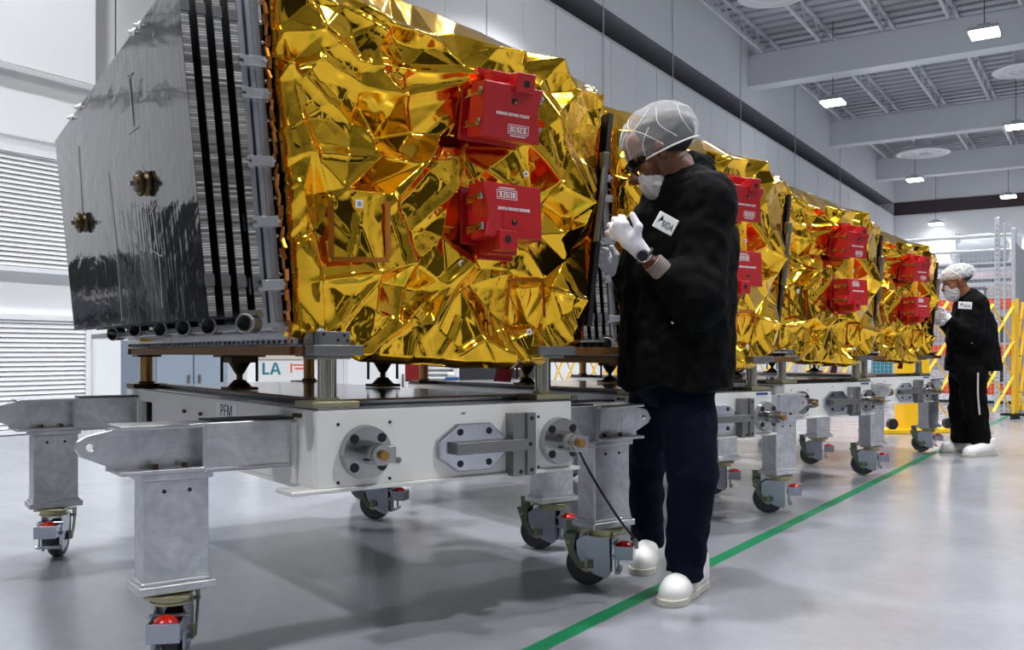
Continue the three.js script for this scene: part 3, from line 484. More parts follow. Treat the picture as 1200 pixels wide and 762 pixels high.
const foilGeo = merged(foilGeometry());
function makeSatellite(label) {
  const t = thing('satellite', label, 'satellite', stationAt(0, SB), TURN, 'gold foil wrapped satellites on dollies');
  // base ring and deck
  const ring = M('base_ring', [Sbox(-0.02, CW + 0.28, SB, 0.922, 0.06, 0.13, 0.003), Sbox(-0.03, 0.04, SB, 0.922, 0.13, 2.0, 0.003), Sbox(CW - 0.06, CW + 0.01, SB, 0.922, 0.13, 2.0, 0.003), Sbox(-0.03, CW + 0.01, SB, 0.922, 1.95, 2.02, 0.003)], m.brownRing, t);
  const deck = M('base_deck', [Sbox(-0.02, CW + 0.04, 0.924, 0.982, 0.1, 2.05, 0.004), Sbox(-0.2, -0.02, 0.962, 0.984, 0.1, 1.95, 0.003), Sbox(CW + 0.04, CW + 0.24, 0.938, 0.95, 0.08, 1.8, 0.003)], m.silverFoil, t);
  const holes = [], tabs = [];
  for (let v = 0.14; v < 2.03; v += 0.045) { holes.push(B(0.003, 0.012, 0.014, P(-0.0215, 0, 0).x, 0.935 - SB, CD / 2 - v)); }
  for (let X = CW + 0.02; X < CW + 0.26; X += 0.035) tabs.push(B(0.008, 0.018, 0.03, X - CW / 2, 0.93 - SB, CD / 2 - 0.11));
  M('hole_shade_row', holes, m.dark, deck, { kind: 'stuff' }); M('tab_row', tabs, m.dark, deck, { kind: 'stuff' });  // dark chips stand for the shade in the row of deck holes
  // hold-down tubes below the left panel stack
  const tubeG = merged([LA([[0.0, -0.022], [0.021, -0.022], [0.021, 0.026], [0.028, 0.026], [0.028, 0.018], [0.026, 0.018], [0.026, -0.026], [0.0, -0.026]], 24).rotateX(Math.PI / 2), B(0.05, 0.014, 0.03, 0, 0.03, -0.01)]);
  for (const [px, py] of [[137, 389], [163, 384], [193, 383], [220, 381], [250, 379], [292, 376]]) {
    const r = (px - 600) / FOCAL, X = -0.2, v = (CX0 + X * ct - r * (CD0 + X * st)) / (st + r * ct), d = CD0 + X * st + v * ct;
    MG('hold_down_tube', tubeG, m.steelMatte, deck, P(X, EYE + (HORIZON - py) / FOCAL * d - 0.008, v), [0, -0.9, 0]);
  }
  // body core (inside), foil on front, right, rear and top, dark mirror panel on the left
  const v0 = 0.085, v1 = 1.72, hb = 0.975, q = (X, h, v) => P(X, h, v);
  const core = new THREE.BufferGeometry();
  { const lo = [[LEFTX(hb) + 0.015, hb], [RIGHTX(hb) - 0.02, hb]], hi = [[LEFTX(1.98) + 0.015, 1.95], [RIGHTX(1.84) - 0.02, 1.82]], k = [...lo, ...hi], pp = [];
    for (const v of [v0, v1]) for (const [X, h] of k) pp.push(q(X, h, v + (h > 1.5 && v === v0 ? 0.1 : 0)));
    const f = [[0, 1, 3, 2], [5, 4, 6, 7], [4, 0, 2, 6], [1, 5, 7, 3], [2, 3, 7, 6], [4, 5, 1, 0]], pos = [];
    for (const [a, b, c, d] of f) for (const i of [a, b, c, a, c, d]) pos.push(pp[i].x, pp[i].y, pp[i].z);
    core.setAttribute('position', new THREE.Float32BufferAttribute(pos, 3)); core.computeVertexNormals(); }
  M('body', core, m.gold, t);
  MG('foil_front', foilGeo, m.gold, t);
  const R0 = q(RIGHTX(0.95) - 0.004, 0.95, 0.07), R1 = q(RIGHTX(0.95) - 0.004, 0.95, v1), R2 = q(RIGHTX(1.86) - 0.004, 1.86, 0.09), R3 = q(RIGHTX(1.86) - 0.004, 1.86, v1), L2 = q(-0.12, 2.065, 0.16), L3 = q(-0.12, 2.065, v1), L1 = q(-0.05, 0.95, v1);
  M('foil_sides', [crumple(R0, R1, R2, R3, 40, 30, 0.02, 1), crumple(L2, q(1.18, 1.866, 0.15), L3, R3, 40, 40, 0.02, 2), crumple(R1, L1, R3, L3, 30, 30, 0.02, 3)], m.gold, t);
  const sideP = new THREE.BufferGeometry();
  { const a = q(-0.062, 0.985, 0.08), b = q(-0.062, 0.985, 1.9), c = q(-0.145, 1.98, 1.9), d = q(-0.145, 1.98, 0.08), pos = []; for (const p of [b, a, d, b, d, c]) pos.push(p.x, p.y, p.z); for (const p of [a, b, c, a, c, d]) pos.push(p.x + 0.008, p.y, p.z); sideP.setAttribute('position', new THREE.Float32BufferAttribute(pos, 3)); sideP.computeVertexNormals(); }
  M('side_panel', sideP, m.bluePanel, t);
  // hinge rail along the left front edge, with clamps and small fasteners
  const lean = Math.atan(0.086), railG = [];
  const rl = new THREE.Group(); rl.name = 'hinge_rail'; rl.position.copy(P(-0.102, 0.975, 0.075)); rl.rotation.z = lean; t.add(rl);
  M('rail_profile', [BB(-0.034, -0.012, 0, 1.08, -0.03, 0.0, 0.004), BB(-0.01, 0.006, 0, 1.08, -0.04, 0.008, 0.003), BB(0.008, 0.034, 0, 1.08, -0.03, 0.0, 0.004), BB(-0.04, 0.038, 0, 0.012, -0.05, 0.012)], m.rail, rl);
  for (const y of [0.12, 0.3, 0.47, 0.66, 0.75, 1.0]) {
    const big = [0.3, 0.66, 0.75, 0.21].includes(y) || y === 0.12;
    M('hinge_clamp', [RB(0.07, 0.032, 0.03, 0, y, 0.012, 0.004), CY(0.007, 0.007, 0.03, -0.04, y + 0.008, 0.015, 'z', 10), CY(0.007, 0.007, 0.03, -0.04, y - 0.012, 0.015, 'z', 10), CY(0.006, 0.006, 0.05, 0.028, y, 0.012, 'z', 8), RB(0.03, 0.05, 0.018, -0.046, y, -0.004, 0.003)], m.aluWeld, rl);
  }
  const fs = []; for (let y = 0.04; y < 1.05; y += 0.055) fs.push(new THREE.SphereGeometry(0.006, 8, 6).translate(0.037 + rr(-0.004, 0.004), y, 0.004));
  M('fastener_row', fs, m.steel, rl, { kind: 'stuff' });
  // edge seam of the foil beside the rail
  const seam = []; for (let h = 0.93; h < 2.0; h += 0.03) { const p = P(LEFTX(h) - 0.012 + rr(-0.005, 0.005), h, 0.055 + rr(-0.008, 0.008)), p2 = P(LEFTX(h + 0.032) - 0.012 + rr(-0.005, 0.005), h + 0.032, 0.055 + rr(-0.008, 0.008)); seam.push(bar(p, p2, rr(0.004, 0.012), 0.012)); }
  M('foil_edge_tape', seam, m.goldTape, t);
  // folded solar panels: four on each side
  const PH_ = 0.925, PD = 1.76;
  const face = (() => { const g = new THREE.PlaneGeometry(PD, PH_, 1, 1); g.rotateY(-Math.PI / 2); g.translate(-0.0117, PH_ / 2, -PD / 2); const p = g.attributes.position, uu = g.attributes.uv; for (let i = 0; i < p.count; i++) if (p.getZ(i) < -1 && p.getY(i) > 0.5) { p.setY(i, 0.80); uu.setY(i, 0.80 / PH_); } return g; })();
  const FARH = 0.80, sheet = merged(EX([[0.004, 0], [PD, 0], [PD, FARH], [0.004, PH_]], 0.023).rotateY(Math.PI / 2).translate(-0.0115, 0, 0)), edgeG = (() => { const g = new THREE.BoxGeometry(0.021, PH_, 0.004); g.translate(0, PH_ / 2, -0.001); return prep(g); })();
  const clipG = merged(B(0.026, 0.03, 0.006, 0, 0, 0.002));
  for (const s of [-1, 1]) for (let i = 0; i < (s < 0 ? 4 : 1); i++) {
    const X = s < 0 ? -0.284 + i * 0.0445 : RIGHTX(1.0) + 0.03;
    const g = new THREE.Group(); g.name = 'solar_panel'; g.position.copy(P(X, 1.0, s < 0 ? 0.05 : 0.08)); g.rotation.z = s < 0 ? 0.094 : -0.135; if (s > 0) g.scale.y = 0.86; t.add(g);
    MG('panel_sheet', sheet, m.panelSheet, g); MG('honeycomb_edge', edgeG, s < 0 ? honeyMat : m.dark, g); if (s < 0) for (const y of [0.1, 0.84]) MG('edge_clip', clipG, m.steelMatte, g, V(0, y, 0));
    if (i === 0 && s < 0) {
      MG('cell_face', prep(face), cellMat, g);
      // hold-down pucks, wires and small standoffs on the outer face
      const on = (v, y, out = 0) => V(-0.0118 - out, y, -v);
      const put = (px, py) => { const r = (px - 600) / FOCAL; let v = 0.8, y = 0.4; for (let k = 0; k < 8; k++) { const Xp = X - y * 0.094 - 0.012; v = (CX0 + Xp * ct - r * (CD0 + Xp * st)) / (st + r * ct) - 0.05; const d = CD0 + Xp * st + (v + 0.05) * ct; y = EYE + (HORIZON - py) / FOCAL * d - 1.0; } return [v, y]; };
      for (const [px, py, rad] of [[171, 214, 0.04], [99, 260, 0.04]]) { const [v, y] = put(px, py); const o = on(v, y); const pk = M('hold_down_puck', [CY(rad * 0.8, rad, 0.014, o.x - 0.007, o.y, o.z, 'x', 24), CY(rad, rad, 0.01, o.x - 0.019, o.y, o.z, 'x', 24), CY(rad * 0.62, rad * 0.7, 0.01, o.x - 0.029, o.y, o.z, 'x', 24)], m.bronze, g); M('puck_pin', CY(0.008, 0.008, 0.02, o.x - 0.04, o.y, o.z, 'x', 8), m.steel, pk); }
      const wire = (list, w = 0.0013) => { const gs = []; for (let k = 0; k + 1 < list.length; k++) { const [a, b] = put(...list[k]), [c, d] = put(...list[k + 1]); gs.push(rod(on(a, b, 0.002), on(c, d, 0.002), w, w, 5)); } M('panel_wire', gs, m.cream, g); };
      wire([[149, 88], [156, 83], [152, 90], [157, 147], [163, 147], [151, 156]]); wire([[151, 90], [157, 148]]);
      wire([[127, 200], [136, 280], [144, 376]]); wire([[178, 240], [188, 310], [191, 360]]); wire([[176, 250], [183, 238]]); wire([[177, 292], [190, 300], [191, 290]]); wire([[165, 192], [174, 212]]); wire([[92, 60 + 110], [97, 250]]);
      const st2 = []; for (const [px, py] of [[163, 28], [156, 36], [92, 122], [83, 132]]) { const [v, y] = put(px, py); M('standoff', [new THREE.SphereGeometry(0.014, 10, 8).translate(-0.006, Math.min(y, 0.925 - v * 0.071), -v), CY(0.006, 0.006, 0.03, -0.012, Math.min(y, 0.925 - v * 0.071), -v, 'x', 8)], m.white, g); }
    }
  }
  // right side spring arms beside the foil
  M('damper_strut', [rod(P(CW + 0.2, 1.62, 0.04), P(CW + 0.15, 1.3, 0.04), 0.014, 0.014, 10), RB(0.03, 0.06, 0.03, P(CW + 0.195, 0, 0).x, 1.6 - SB, CD / 2 - 0.045, 0.004)], m.steelMatte, t);
  // corner bracket on the left pillar cap and small bracket on the right
  const bk = M('corner_bracket', [Sbox(-0.008, 0.105, 0.925, 0.963, 0.0, 0.012, 0.002), Sbox(-0.008, 0.012, 0.925, 0.963, 0.0, 0.08, 0.002)], m.steelMatte, t);
  M('foot_block', Sbox(-0.014, 0.144, SB, 0.924, -0.01, 0.058, 0.003), m.steelMatte, t); M('foot_block', Sbox(CW - 0.15, CW + 0.01, SB, 0.924, -0.01, 0.058, 0.003), m.steelMatte, t);
  for (const [X, h] of [[0.02, 0.955], [0.085, 0.952], [0.065, 0.938], [0.095, 0.936]]) M('bracket_hole_shade', CY(0.005, 0.005, 0.002, X - CW / 2, h - SB, CD / 2 + 0.0005, 'z', 10), m.black, bk);  // bracket holes are black discs, their inner shade as colour
  // taped access patch with a small printed tag
  const strip = (a, b, w = 0.014, out = 0.047) => { const [X0, h0] = onFace(a[0], a[1], SV - out), [X1, h1] = onFace(b[0], b[1], SV - out); const p = P(X0, h0, SV - out), r = P(X1, h1, SV - out); return bar(p, r, w, 0.004); };
  for (const [p, q, w, o] of [[[388, 234], [388, 302], 0.018], [[454, 236], [455, 302], 0.018], [[388, 304], [456, 305], 0.015], [[597, 328], [636, 328], 0.014, 0.035], [[597, 328], [594, 370], 0.009, 0.03], [[636, 328], [638, 372], 0.009, 0.03]]) M('patch_tape', strip(p, q, w, o), m.goldTape, t);
  { const [X, h] = onFace(421, 239, SV - 0.05), p = P(X, h, SV - 0.05); const tg = M('paper_tag', B(0.024, 0.024, 0.002, p.x, p.y, p.z), m.white, t); M('tag_print', [B(0.013, 0.013, 0.001, p.x, p.y, p.z + 0.0013)], m.blueGrey, tg); }
  for (const [px, py, out] of [[376, 389, 0.03], [620, 389, 0.035], [541, 309, 0.055], [527, 187, 0.04], [616, 204, 0.03]]) { const [X, h] = onFace(px, py, SV - out), p = P(X, h, SV - out); const b = M('foil_button', CY(0.011, 0.011, 0.004, p.x, p.y, p.z, 'z', 16), m.white, t); M('button_hole', CY(0.0035, 0.0035, 0.002, p.x, p.y, p.z + 0.0025, 'z', 8), m.ink, b); }
  { const [X, h] = onFace(590, 430, 0.2), p = P(X, h, 0.2); M('warning_tag', [EX([[-0.045, -0.035], [0.03, -0.04], [0.045, 0.03], [-0.01, 0.04]], 0.003).translate(p.x, p.y - 0.015, p.z), rod(V(p.x + 0.01, p.y + 0.01, p.z), V(p.x + 0.01, p.y + 0.05, p.z), 0.002)], m.red, t); }
  return t;
}
const sat0 = makeSatellite('gold foil wrapped satellite with folded dark solar panels on the PFM dolly');
const sat1 = copyOf(sat0, 'gold foil wrapped satellite directly behind the bending worker'), sat2 = copyOf(sat0, 'gold foil wrapped satellite third along the green floor line'), sat3 = copyOf(sat0, 'gold foil wrapped satellite last in the row, which the standing worker touches');
const satBase = k => k ? SB * LOWER : SB, satScale = k => [1, 1.02, 1, 0.96][k];
[sat0, sat1, sat2, sat3].forEach((d, k) => { d.position.copy(stationAt(k, satBase(k))); d.scale.y = satScale(k); });

// ---------------------------------------------------------------- red thruster covers, two per satellite
function makeCover(label) {
  const t = thing('thruster_cover', label, 'cover', V(0, 0, 0), TURN, 'red protective covers on the satellites');
  // local origin at the middle of the back; z out of the foil
  const w = 0.215, h = 0.165, d = 0.125;
  const fr = EX([[-w / 2, h / 2], [w / 2, h / 2], [w / 2 - 0.016, 0.02], [w / 2 + 0.004, -h / 2], [-w / 2, -h / 2]].reverse(), 0.08, 0.003).translate(0, 0, d - 0.083);
  M('shell', fr, m.red, t);
  M('skirt', [RB(w - 0.035, h - 0.02, 0.06, 0.004, 0, 0.02, 0.004)], m.red, t);
  M('back_plate', [RB(w + 0.01, h + 0.02, 0.012, 0, 0.0, -0.012, 0.002), B(0.13, 0.075, 0.02, -0.01, h / 2 + 0.02, 0.0)], m.red, t);
  // offset spout block with a square mouth
  M('spout', [RB(0.115, 0.05, 0.05, 0.004, h / 2 + 0.022, d - 0.085, 0.003), EX([[-0.03, 0], [0.03, 0], [0.03, 0.055], [-0.03, 0.03]], 0.05).rotateX(0.25).translate(0.032, h / 2 - 0.012, d - 0.075)], m.red, t);
  const sb = M('spout_block', RB(0.068, 0.062, 0.05, 0.032, h / 2 + 0.012, d - 0.012, 0.003), m.red, t);
  M('spout_hole', [CY(0.012, 0.012, 0.002, 0.034, h / 2 + 0.01, d + 0.0135, 'z', 16)], m.black, sb);
  M('recess', [B(0.07, 0.05, 0.002, 0.008, 0.033, d + 0.0006)], m.red, t);
  M('peg_hole', [CY(0.011, 0.011, 0.003, 0.0, 0.035, d + 0.001, 'z', 16)], m.black, t);
  M('peg', [CY(0.005, 0.005, 0.006, 0.003, 0.031, d + 0.003, 'z', 10)], m.brass, t);
  for (const y of [0.05, -0.045]) for (const s of [-1, 1]) {
    const l = M('latch', [rod(V(s * (w / 2 + 0.004), y, d - 0.03), V(s * (w / 2 - 0.004), y - 0.01, 0.0), 0.004), RB(0.012, 0.018, 0.022, s * (w / 2 + 0.004), y, d - 0.022, 0.003), CY(0.006, 0.006, 0.014, s * (w / 2 + 0.008), y + 0.01, d - 0.016, 'z', 8)], m.steel, t);
    M('latch_base', RB(0.014, 0.022, 0.05, s * (w / 2 - 0.006), y + 0.004, d - 0.085, 0.002), m.goldTape, l);
  }
  const z = d + 0.0003;
  M('lettering', [text('REMOVE BEFORE FLIGHT', 0.0095, fontBold, 0.125).translate(0.0, -0.006, z), text('BUSEK', 0.019, fontSerif, 0.066).translate(0.025, -0.05, z), B(0.078, 0.0016, 0.0012, 0.025, -0.036, z), B(0.078, 0.0016, 0.0012, 0.025, -0.064, z), B(0.0016, 0.028, 0.0012, -0.0132, -0.05, z), B(0.0016, 0.028, 0.0012, 0.0632, -0.05, z), B(0.06, 0.003, 0.0012, 0.025, -0.0705, z)], m.white, t);
  return t;
}
const order = ['first', 'second', 'third', 'fourth'];
const cov0 = makeCover('');
for (let k = 0; k < 4; k++) for (const up of [1, 0]) {
  const whose = ['satellite on the PFM dolly', 'satellite behind the bending worker', 'third satellite along the green line', 'satellite beside the standing worker'][k];
  const label = up ? `upper red cover, spout on top, ${whose}` : `lower red cover, spout pointing down, ${whose}`;
  const c = k + up === 1 && k === 0 ? cov0 : copyOf(cov0, label); c.userData.label = label;
  const [X, h] = up ? onFace(601, 126, SV - 0.16) : onFace(600, 250, SV - 0.16);
  const off = C(X, h, SV - 0.045).applyAxisAngle(V(0, 1, 0), TURN);
  c.position.copy(stationAt(k)).add(off); c.position.y = satBase(k) + (h - SB) * satScale(k);
  c.rotation.order = 'YXZ'; c.rotation.set(up ? 0.16 : -0.04, TURN + (up ? -0.04 : 0), up ? 0 : Math.PI);
}

// ---------------------------------------------------------------- people
function sdfMesh(fn, lo, hi, res) {                               // marching cubes over a box, back to world units
  const mc = new MarchingCubes(res, m.skin, false, false, res > 80 ? 500000 : 150000), c = lo.clone().add(hi).multiplyScalar(0.5), e = hi.clone().sub(lo).multiplyScalar(0.5), hs = res / 2, p = V(0, 0, 0);
  mc.reset(); mc.isolation = 0;
  for (let z = 0; z < res; z++) for (let y = 0; y < res; y++) for (let x = 0; x < res; x++) { p.set(c.x + (x - hs) / hs * e.x, c.y + (y - hs) / hs * e.y, c.z + (z - hs) / hs * e.z); mc.field[x + y * res + z * res * res] = -fn(p); }
  mc.update();
  const n = mc.count !== undefined ? mc.count : mc.geometry.drawRange.count, a = new Float32Array(n * 3);
  for (let i = 0; i < n; i++) { a[3 * i] = c.x + mc.positionArray[3 * i] * e.x; a[3 * i + 1] = c.y + mc.positionArray[3 * i + 1] * e.y; a[3 * i + 2] = c.z + mc.positionArray[3 * i + 2] * e.z; }
  let g = new THREE.BufferGeometry(); g.setAttribute('position', new THREE.BufferAttribute(a, 3));
  g = mergeVertices(g, 1e-4); g.computeVertexNormals(); return g;
}
const smin = (a, b, k) => { const h = Math.max(k - Math.abs(a - b), 0) / k; return Math.min(a, b) - h * h * k * 0.25; };
function capsule(p, a, b, ra, rb) { const bx = b.x - a.x, by = b.y - a.y, bz = b.z - a.z, px = p.x - a.x, py = p.y - a.y, pz = p.z - a.z; let t = (px * bx + py * by + pz * bz) / (bx * bx + by * by + bz * bz + 1e-9); t = t < 0 ? 0 : t > 1 ? 1 : t; return Math.hypot(px - bx * t, py - by * t, pz - bz * t) - (ra + (rb - ra) * t); }
function bones(list, k = 0.05) { return p => { let d = 1e3; for (const [a, b, ra, rb] of list) d = smin(d, capsule(p, a, b, ra, rb), k); return d; }; }
function boundsOf(list, pad) { const lo = V(1e3, 1e3, 1e3), hi = V(-1e3, -1e3, -1e3); for (const [a, b, ra, rb] of list) for (const [q, r] of [[a, ra], [b, rb]]) { lo.min(q.clone().subScalar(r + pad)); hi.max(q.clone().addScalar(r + pad)); } return [lo, hi]; }
function boneMesh(list, res, k = 0.05, mod) { const [lo, hi] = boundsOf(list, 0.03), f = bones(list, k); return sdfMesh(mod ? p => mod(p, f(p)) : f, lo, hi, res); }
// frame with a given forward and up direction, for heads and hands
function frame(o, fwd, up) { const z = fwd.clone().normalize(), x = up.clone().cross(z).normalize(), y = z.clone().cross(x); return (a, b, c) => o.clone().addScaledVector(x, a).addScaledVector(y, b).addScaledVector(z, c); }
// head in its own frame: x to its left, y up, z toward the face
function headGeometry(F, s = 1) {
  const H = (x, y, z) => F(x * s, y * s, z * s);
  const list = [[H(0, 0.045, -0.02), H(0, 0.04, 0.025), 0.082 * s, 0.074 * s], [H(0, -0.01, 0.0), H(0, -0.05, 0.045), 0.072 * s, 0.05 * s], [H(0, -0.085, 0.055), H(0, -0.09, 0.06), 0.034 * s, 0.03 * s], [H(0, -0.05, -0.02), H(0, -0.15, -0.045), 0.058 * s, 0.06 * s],
    [H(-0.045, 0.015, 0.07), H(0.045, 0.015, 0.07), 0.017 * s, 0.017 * s], [H(0, 0.005, 0.098), H(0, -0.03, 0.118), 0.009 * s, 0.015 * s], [H(-0.012, -0.036, 0.106), H(0.012, -0.036, 0.106), 0.01 * s, 0.01 * s], [H(-0.02, -0.062, 0.092), H(0.02, -0.062, 0.092), 0.011 * s, 0.011 * s], [H(0.045, -0.025, 0.055), H(0.03, -0.06, 0.06), 0.03 * s, 0.02 * s], [H(-0.045, -0.025, 0.055), H(-0.03, -0.06, 0.06), 0.03 * s, 0.02 * s],
    [H(0.083, 0.01, -0.008), H(0.08, -0.03, 0.0), 0.016 * s, 0.01 * s], [H(-0.083, 0.01, -0.008), H(-0.08, -0.03, 0.0), 0.016 * s, 0.01 * s]];
  return boneMesh(list, 84, 0.018);
}
// crinkled bag of gauze: ellipsoid in a frame, cut below by a plane, with radial folds
function gauze(F, rx, ry, rz, cut, folds, sd, puff = 0.05) {
  const g = new THREE.SphereGeometry(1, 96, 64), p = g.attributes.position, v = V(0, 0, 0), keep = [];
  for (let i = 0; i < p.count; i++) {
    v.fromBufferAttribute(p, i); const n1 = Math.abs(noise(v.x * 2.4 + sd, v.y * 2.4, v.z * 2.4)), n2 = Math.abs(noise(v.x * folds + sd, v.y * folds * 0.6, v.z * folds));
    const r = 1 + puff * (0.5 - 2.2 * n1) + 0.035 * (0.35 - n2); let y = v.y * r; if (y < cut) y = cut + (y - cut) * 0.25; const tuck = y < cut + 0.12 ? 1 - 0.9 * (cut + 0.12 - y) : 1;
    const q = F(v.x * r * rx * tuck, y * ry, v.z * r * rz * tuck); p.setXYZ(i, q.x, q.y, q.z);
  }
  const idx = g.index.array, out = [], src = new THREE.SphereGeometry(1, 96, 64).attributes.position;
  for (let i = 0; i < idx.length; i += 3) if (src.getY(idx[i]) > cut - 0.28 || src.getY(idx[i + 1]) > cut - 0.28) out.push(idx[i], idx[i + 1], idx[i + 2]);
  g.setIndex(out); g.computeVertexNormals(); return g;
}
function gauzeFolds(F, rx, ry, rz, list, w = 0.003) {            // raised creases on the bag
  return list.map(a => tube(a.map(([th, ph]) => F(Math.cos(ph) * Math.cos(th) * rx * 1.02, Math.sin(ph) * ry * 1.02, Math.cos(ph) * Math.sin(th) * rz * 1.02)), w, 16, 5));
}
function shoeGeometry(heel, toe, s = 1) {
  const d = toe.clone().sub(heel); d.y = 0; d.normalize(); const at = (k, y) => heel.clone().addScaledVector(d, k).setY(y);
  const L = toe.clone().sub(heel).setY(0).length();
  const up = [[at(0, 0.05), at(0.03, 0.1), 0.04, 0.045], [at(0.02, 0.1), at(0.03, 0.13), 0.046, 0.05], [at(0.02, 0.05), at(L - 0.04, 0.038), 0.042, 0.046], [at(0.07, 0.08), at(L - 0.07, 0.05), 0.042, 0.04], [at(L - 0.06, 0.045), at(L - 0.02, 0.04), 0.046, 0.04]];
  const upper = boneMesh(up, 72, 0.03, (p, v) => Math.max(v, 0.022 - p.y, p.y - 0.15));
  const so = [[at(-0.005, 0.015), at(L * 0.45, 0.015), 0.044, 0.042], [at(L * 0.45, 0.015), at(L - 0.03, 0.015), 0.042, 0.05], [at(L - 0.03, 0.015), at(L - 0.01, 0.015), 0.05, 0.042]];
  const [lo, hi] = boundsOf(so, 0.02); lo.y = -0.012; hi.y = 0.05;
  const sole = sdfMesh(p => Math.max(bones(so, 0.03)(V(p.x, 0.015, p.z)), Math.abs(p.y - 0.0135) - 0.0125), lo, hi, 64);
  return [upper, sole];
}
const wrinkle = (amp, f, sd = 0) => (p, v) => v + amp * (Math.abs(noise(p.x * f + sd, p.y * f * 0.8, p.z * f)) - 0.25) + amp * 0.5 * noise(p.x * f * 2.3, p.y * f * 2.3 + sd, p.z * f * 2.3);
function personGroup(label, base, group) { const t = thing('person', label, 'person', base, 0); t.userData.off = 0; delete t.userData.off; return t; }
const addWorld = (t, name, geos, mat, opt) => { const list = [].concat(geos).map(g => g.clone().translate(-t.position.x, -t.position.y, -t.position.z)); return M(name, list, mat, t, opt); };

{ // worker bending to the first satellite's panel, in profile
  const base = W3(0.60, 3.55, 0), t = personGroup('person in black jacket, white hairnet and gloves, bending to look between two satellites', base);
  const hipN = J(804, 445, 3.48), kneeN = J(811, 556, 3.4), ankN = J(804, 648, 3.44), hipF = J(768, 445, 3.78), kneeF = J(757, 545, 3.98), ankF = J(759, 628, 4.0);
  const shN = J(828, 238, 3.36), elN = J(818, 352, 3.26), wrN = J(763, 309, 3.22), shF = J(782, 240, 3.72), elF = J(750, 345, 3.72), wrF = J(728, 318, 3.62);
  const neck = J(800, 212, 3.5), chest = J(795, 285, 3.52), belly = J(788, 400, 3.52);
  // head, tilted down and to the left
  const hc = J(771, 180, 3.45), fwd = W3(-0.82, 0.12, -0.56), up = W3(-0.48, 0.05, 0.86), HF = frame(hc, fwd, up);
  const bodyList = [[belly, chest, 0.12, 0.14], [chest, neck, 0.13, 0.06], [neck, hc, 0.058, 0.055], [shN, elN, 0.05, 0.042], [elN, wrN, 0.042, 0.03], [shF, elF, 0.05, 0.042], [elF, wrF, 0.042, 0.03], [chest, shN, 0.09, 0.06], [chest, shF, 0.09, 0.06], [belly, hipN, 0.1, 0.085], [belly, hipF, 0.1, 0.085], [hipN, kneeN, 0.08, 0.055], [kneeN, ankN, 0.055, 0.04], [hipF, kneeF, 0.08, 0.055], [kneeF, ankF, 0.055, 0.04]];
  addWorld(t, 'body', [boneMesh(bodyList, 100, 0.04), headGeometry(HF, 1.08)], m.skin);
  const hem = 0.768;
  const jl = [[J(798, 235, 3.52), J(796, 300, 3.52), 0.135, 0.185], [J(796, 300, 3.52), J(790, 460, 3.52), 0.185, 0.195], [J(762, 270, 3.56), J(758, 450, 3.56), 0.09, 0.105], [J(832, 280, 3.5), J(818, 460, 3.47), 0.1, 0.125], [J(812, 205, 3.48), J(800, 225, 3.5), 0.085, 0.1], [shN, elN, 0.098, 0.088], [elN, elN.clone().lerp(wrN, 0.62), 0.088, 0.062], [shF, elF, 0.095, 0.08], [elF, elF.clone().lerp(wrF, 0.75), 0.08, 0.06], [J(808, 236, 3.44), shN, 0.11, 0.1], [J(795, 236, 3.58), shF, 0.11, 0.1]];
  const jw = wrinkle(0.016, 9, 2);
  addWorld(t, 'jacket', boneMesh(jl, 130, 0.06, (p, v) => Math.max(jw(p, v), hem + 0.014 * Math.sin(p.x * 26) - p.y)), m.jacket);
  // standing collar behind the neck
  addWorld(t, 'collar', boneMesh([[J(786, 222, 3.58), J(812, 200, 3.56), 0.036, 0.034], [J(812, 200, 3.56), J(824, 192, 3.45), 0.034, 0.03], [J(824, 192, 3.45), J(806, 214, 3.34), 0.03, 0.034]], 48, 0.03), m.jacket);
  const tl = [[J(792, 440, 3.52), hipN, 0.12, 0.105], [J(785, 440, 3.55), hipF, 0.12, 0.105], [hipN, kneeN, 0.106, 0.092], [kneeN, ankN, 0.088, 0.07], [hipF, kneeF, 0.105, 0.078], [kneeF, ankF, 0.074, 0.068], [ankN, ankN.clone().setY(0.02), 0.07, 0.072], [ankF, ankF.clone().setY(0.02), 0.068, 0.07]];
  const tw = wrinkle(0.014, 8, 5);
  addWorld(t, 'trousers', boneMesh(tl, 120, 0.018, (p, v) => Math.max(tw(p, v), 0.085 + 0.02 * Math.sin(p.x * 30 + p.z * 20) - p.y)), m.trouser);
  const f1 = G(816, 690), f2 = G(778, 708); const [s1, so1] = shoeGeometry(W3(0.71, 3.56), W3(0.56, 3.31));
  const [s2, so2] = shoeGeometry(W3(0.605, 4.05), W3(0.525, 3.78));
  for (const [a, b] of [[s1, so1], [s2, so2]]) { const sh = addWorld(t, 'shoe', a, m.shoe); const so = M('sole', b.clone().translate(-base.x, 0, -base.z), m.sole, sh); }
  // hair under the net, the bouffant net and its creases
  const NF = frame(J(773, 160, 3.44), W3(-0.9, 0.1, -0.42), W3(-0.3, 0, 0.95));
  addWorld(t, 'hair', new THREE.SphereGeometry(1, 32, 24).scale(0.096, 0.094, 0.122).applyMatrix4(new THREE.Matrix4().makeBasis(NF(1, 0, 0).sub(NF(0, 0, 0)), NF(0, 1, 0).sub(NF(0, 0, 0)), NF(0, 0, 1).sub(NF(0, 0, 0))).setPosition(NF(0, -0.006, -0.008))), m.hair);
  const net = addWorld(t, 'hairnet', gauze(NF, 0.118, 0.122, 0.15, -0.42, 7, 3), m.net);
  const fl_ = [[[0.1, -0.4], [0.4, 0.1], [0.9, 0.6], [1.3, 1.0]], [[-0.3, -0.35], [0.0, 0.2], [-0.2, 0.8]], [[1.2, -0.3], [1.0, 0.2], [0.5, 0.5], [0.0, 0.95]], [[-0.8, -0.4], [-0.6, 0.1], [-0.9, 0.6]], [[0.7, -0.45], [0.55, -0.1], [0.25, 0.25]], [[1.6, -0.2], [1.5, 0.3], [1.2, 0.8]]];
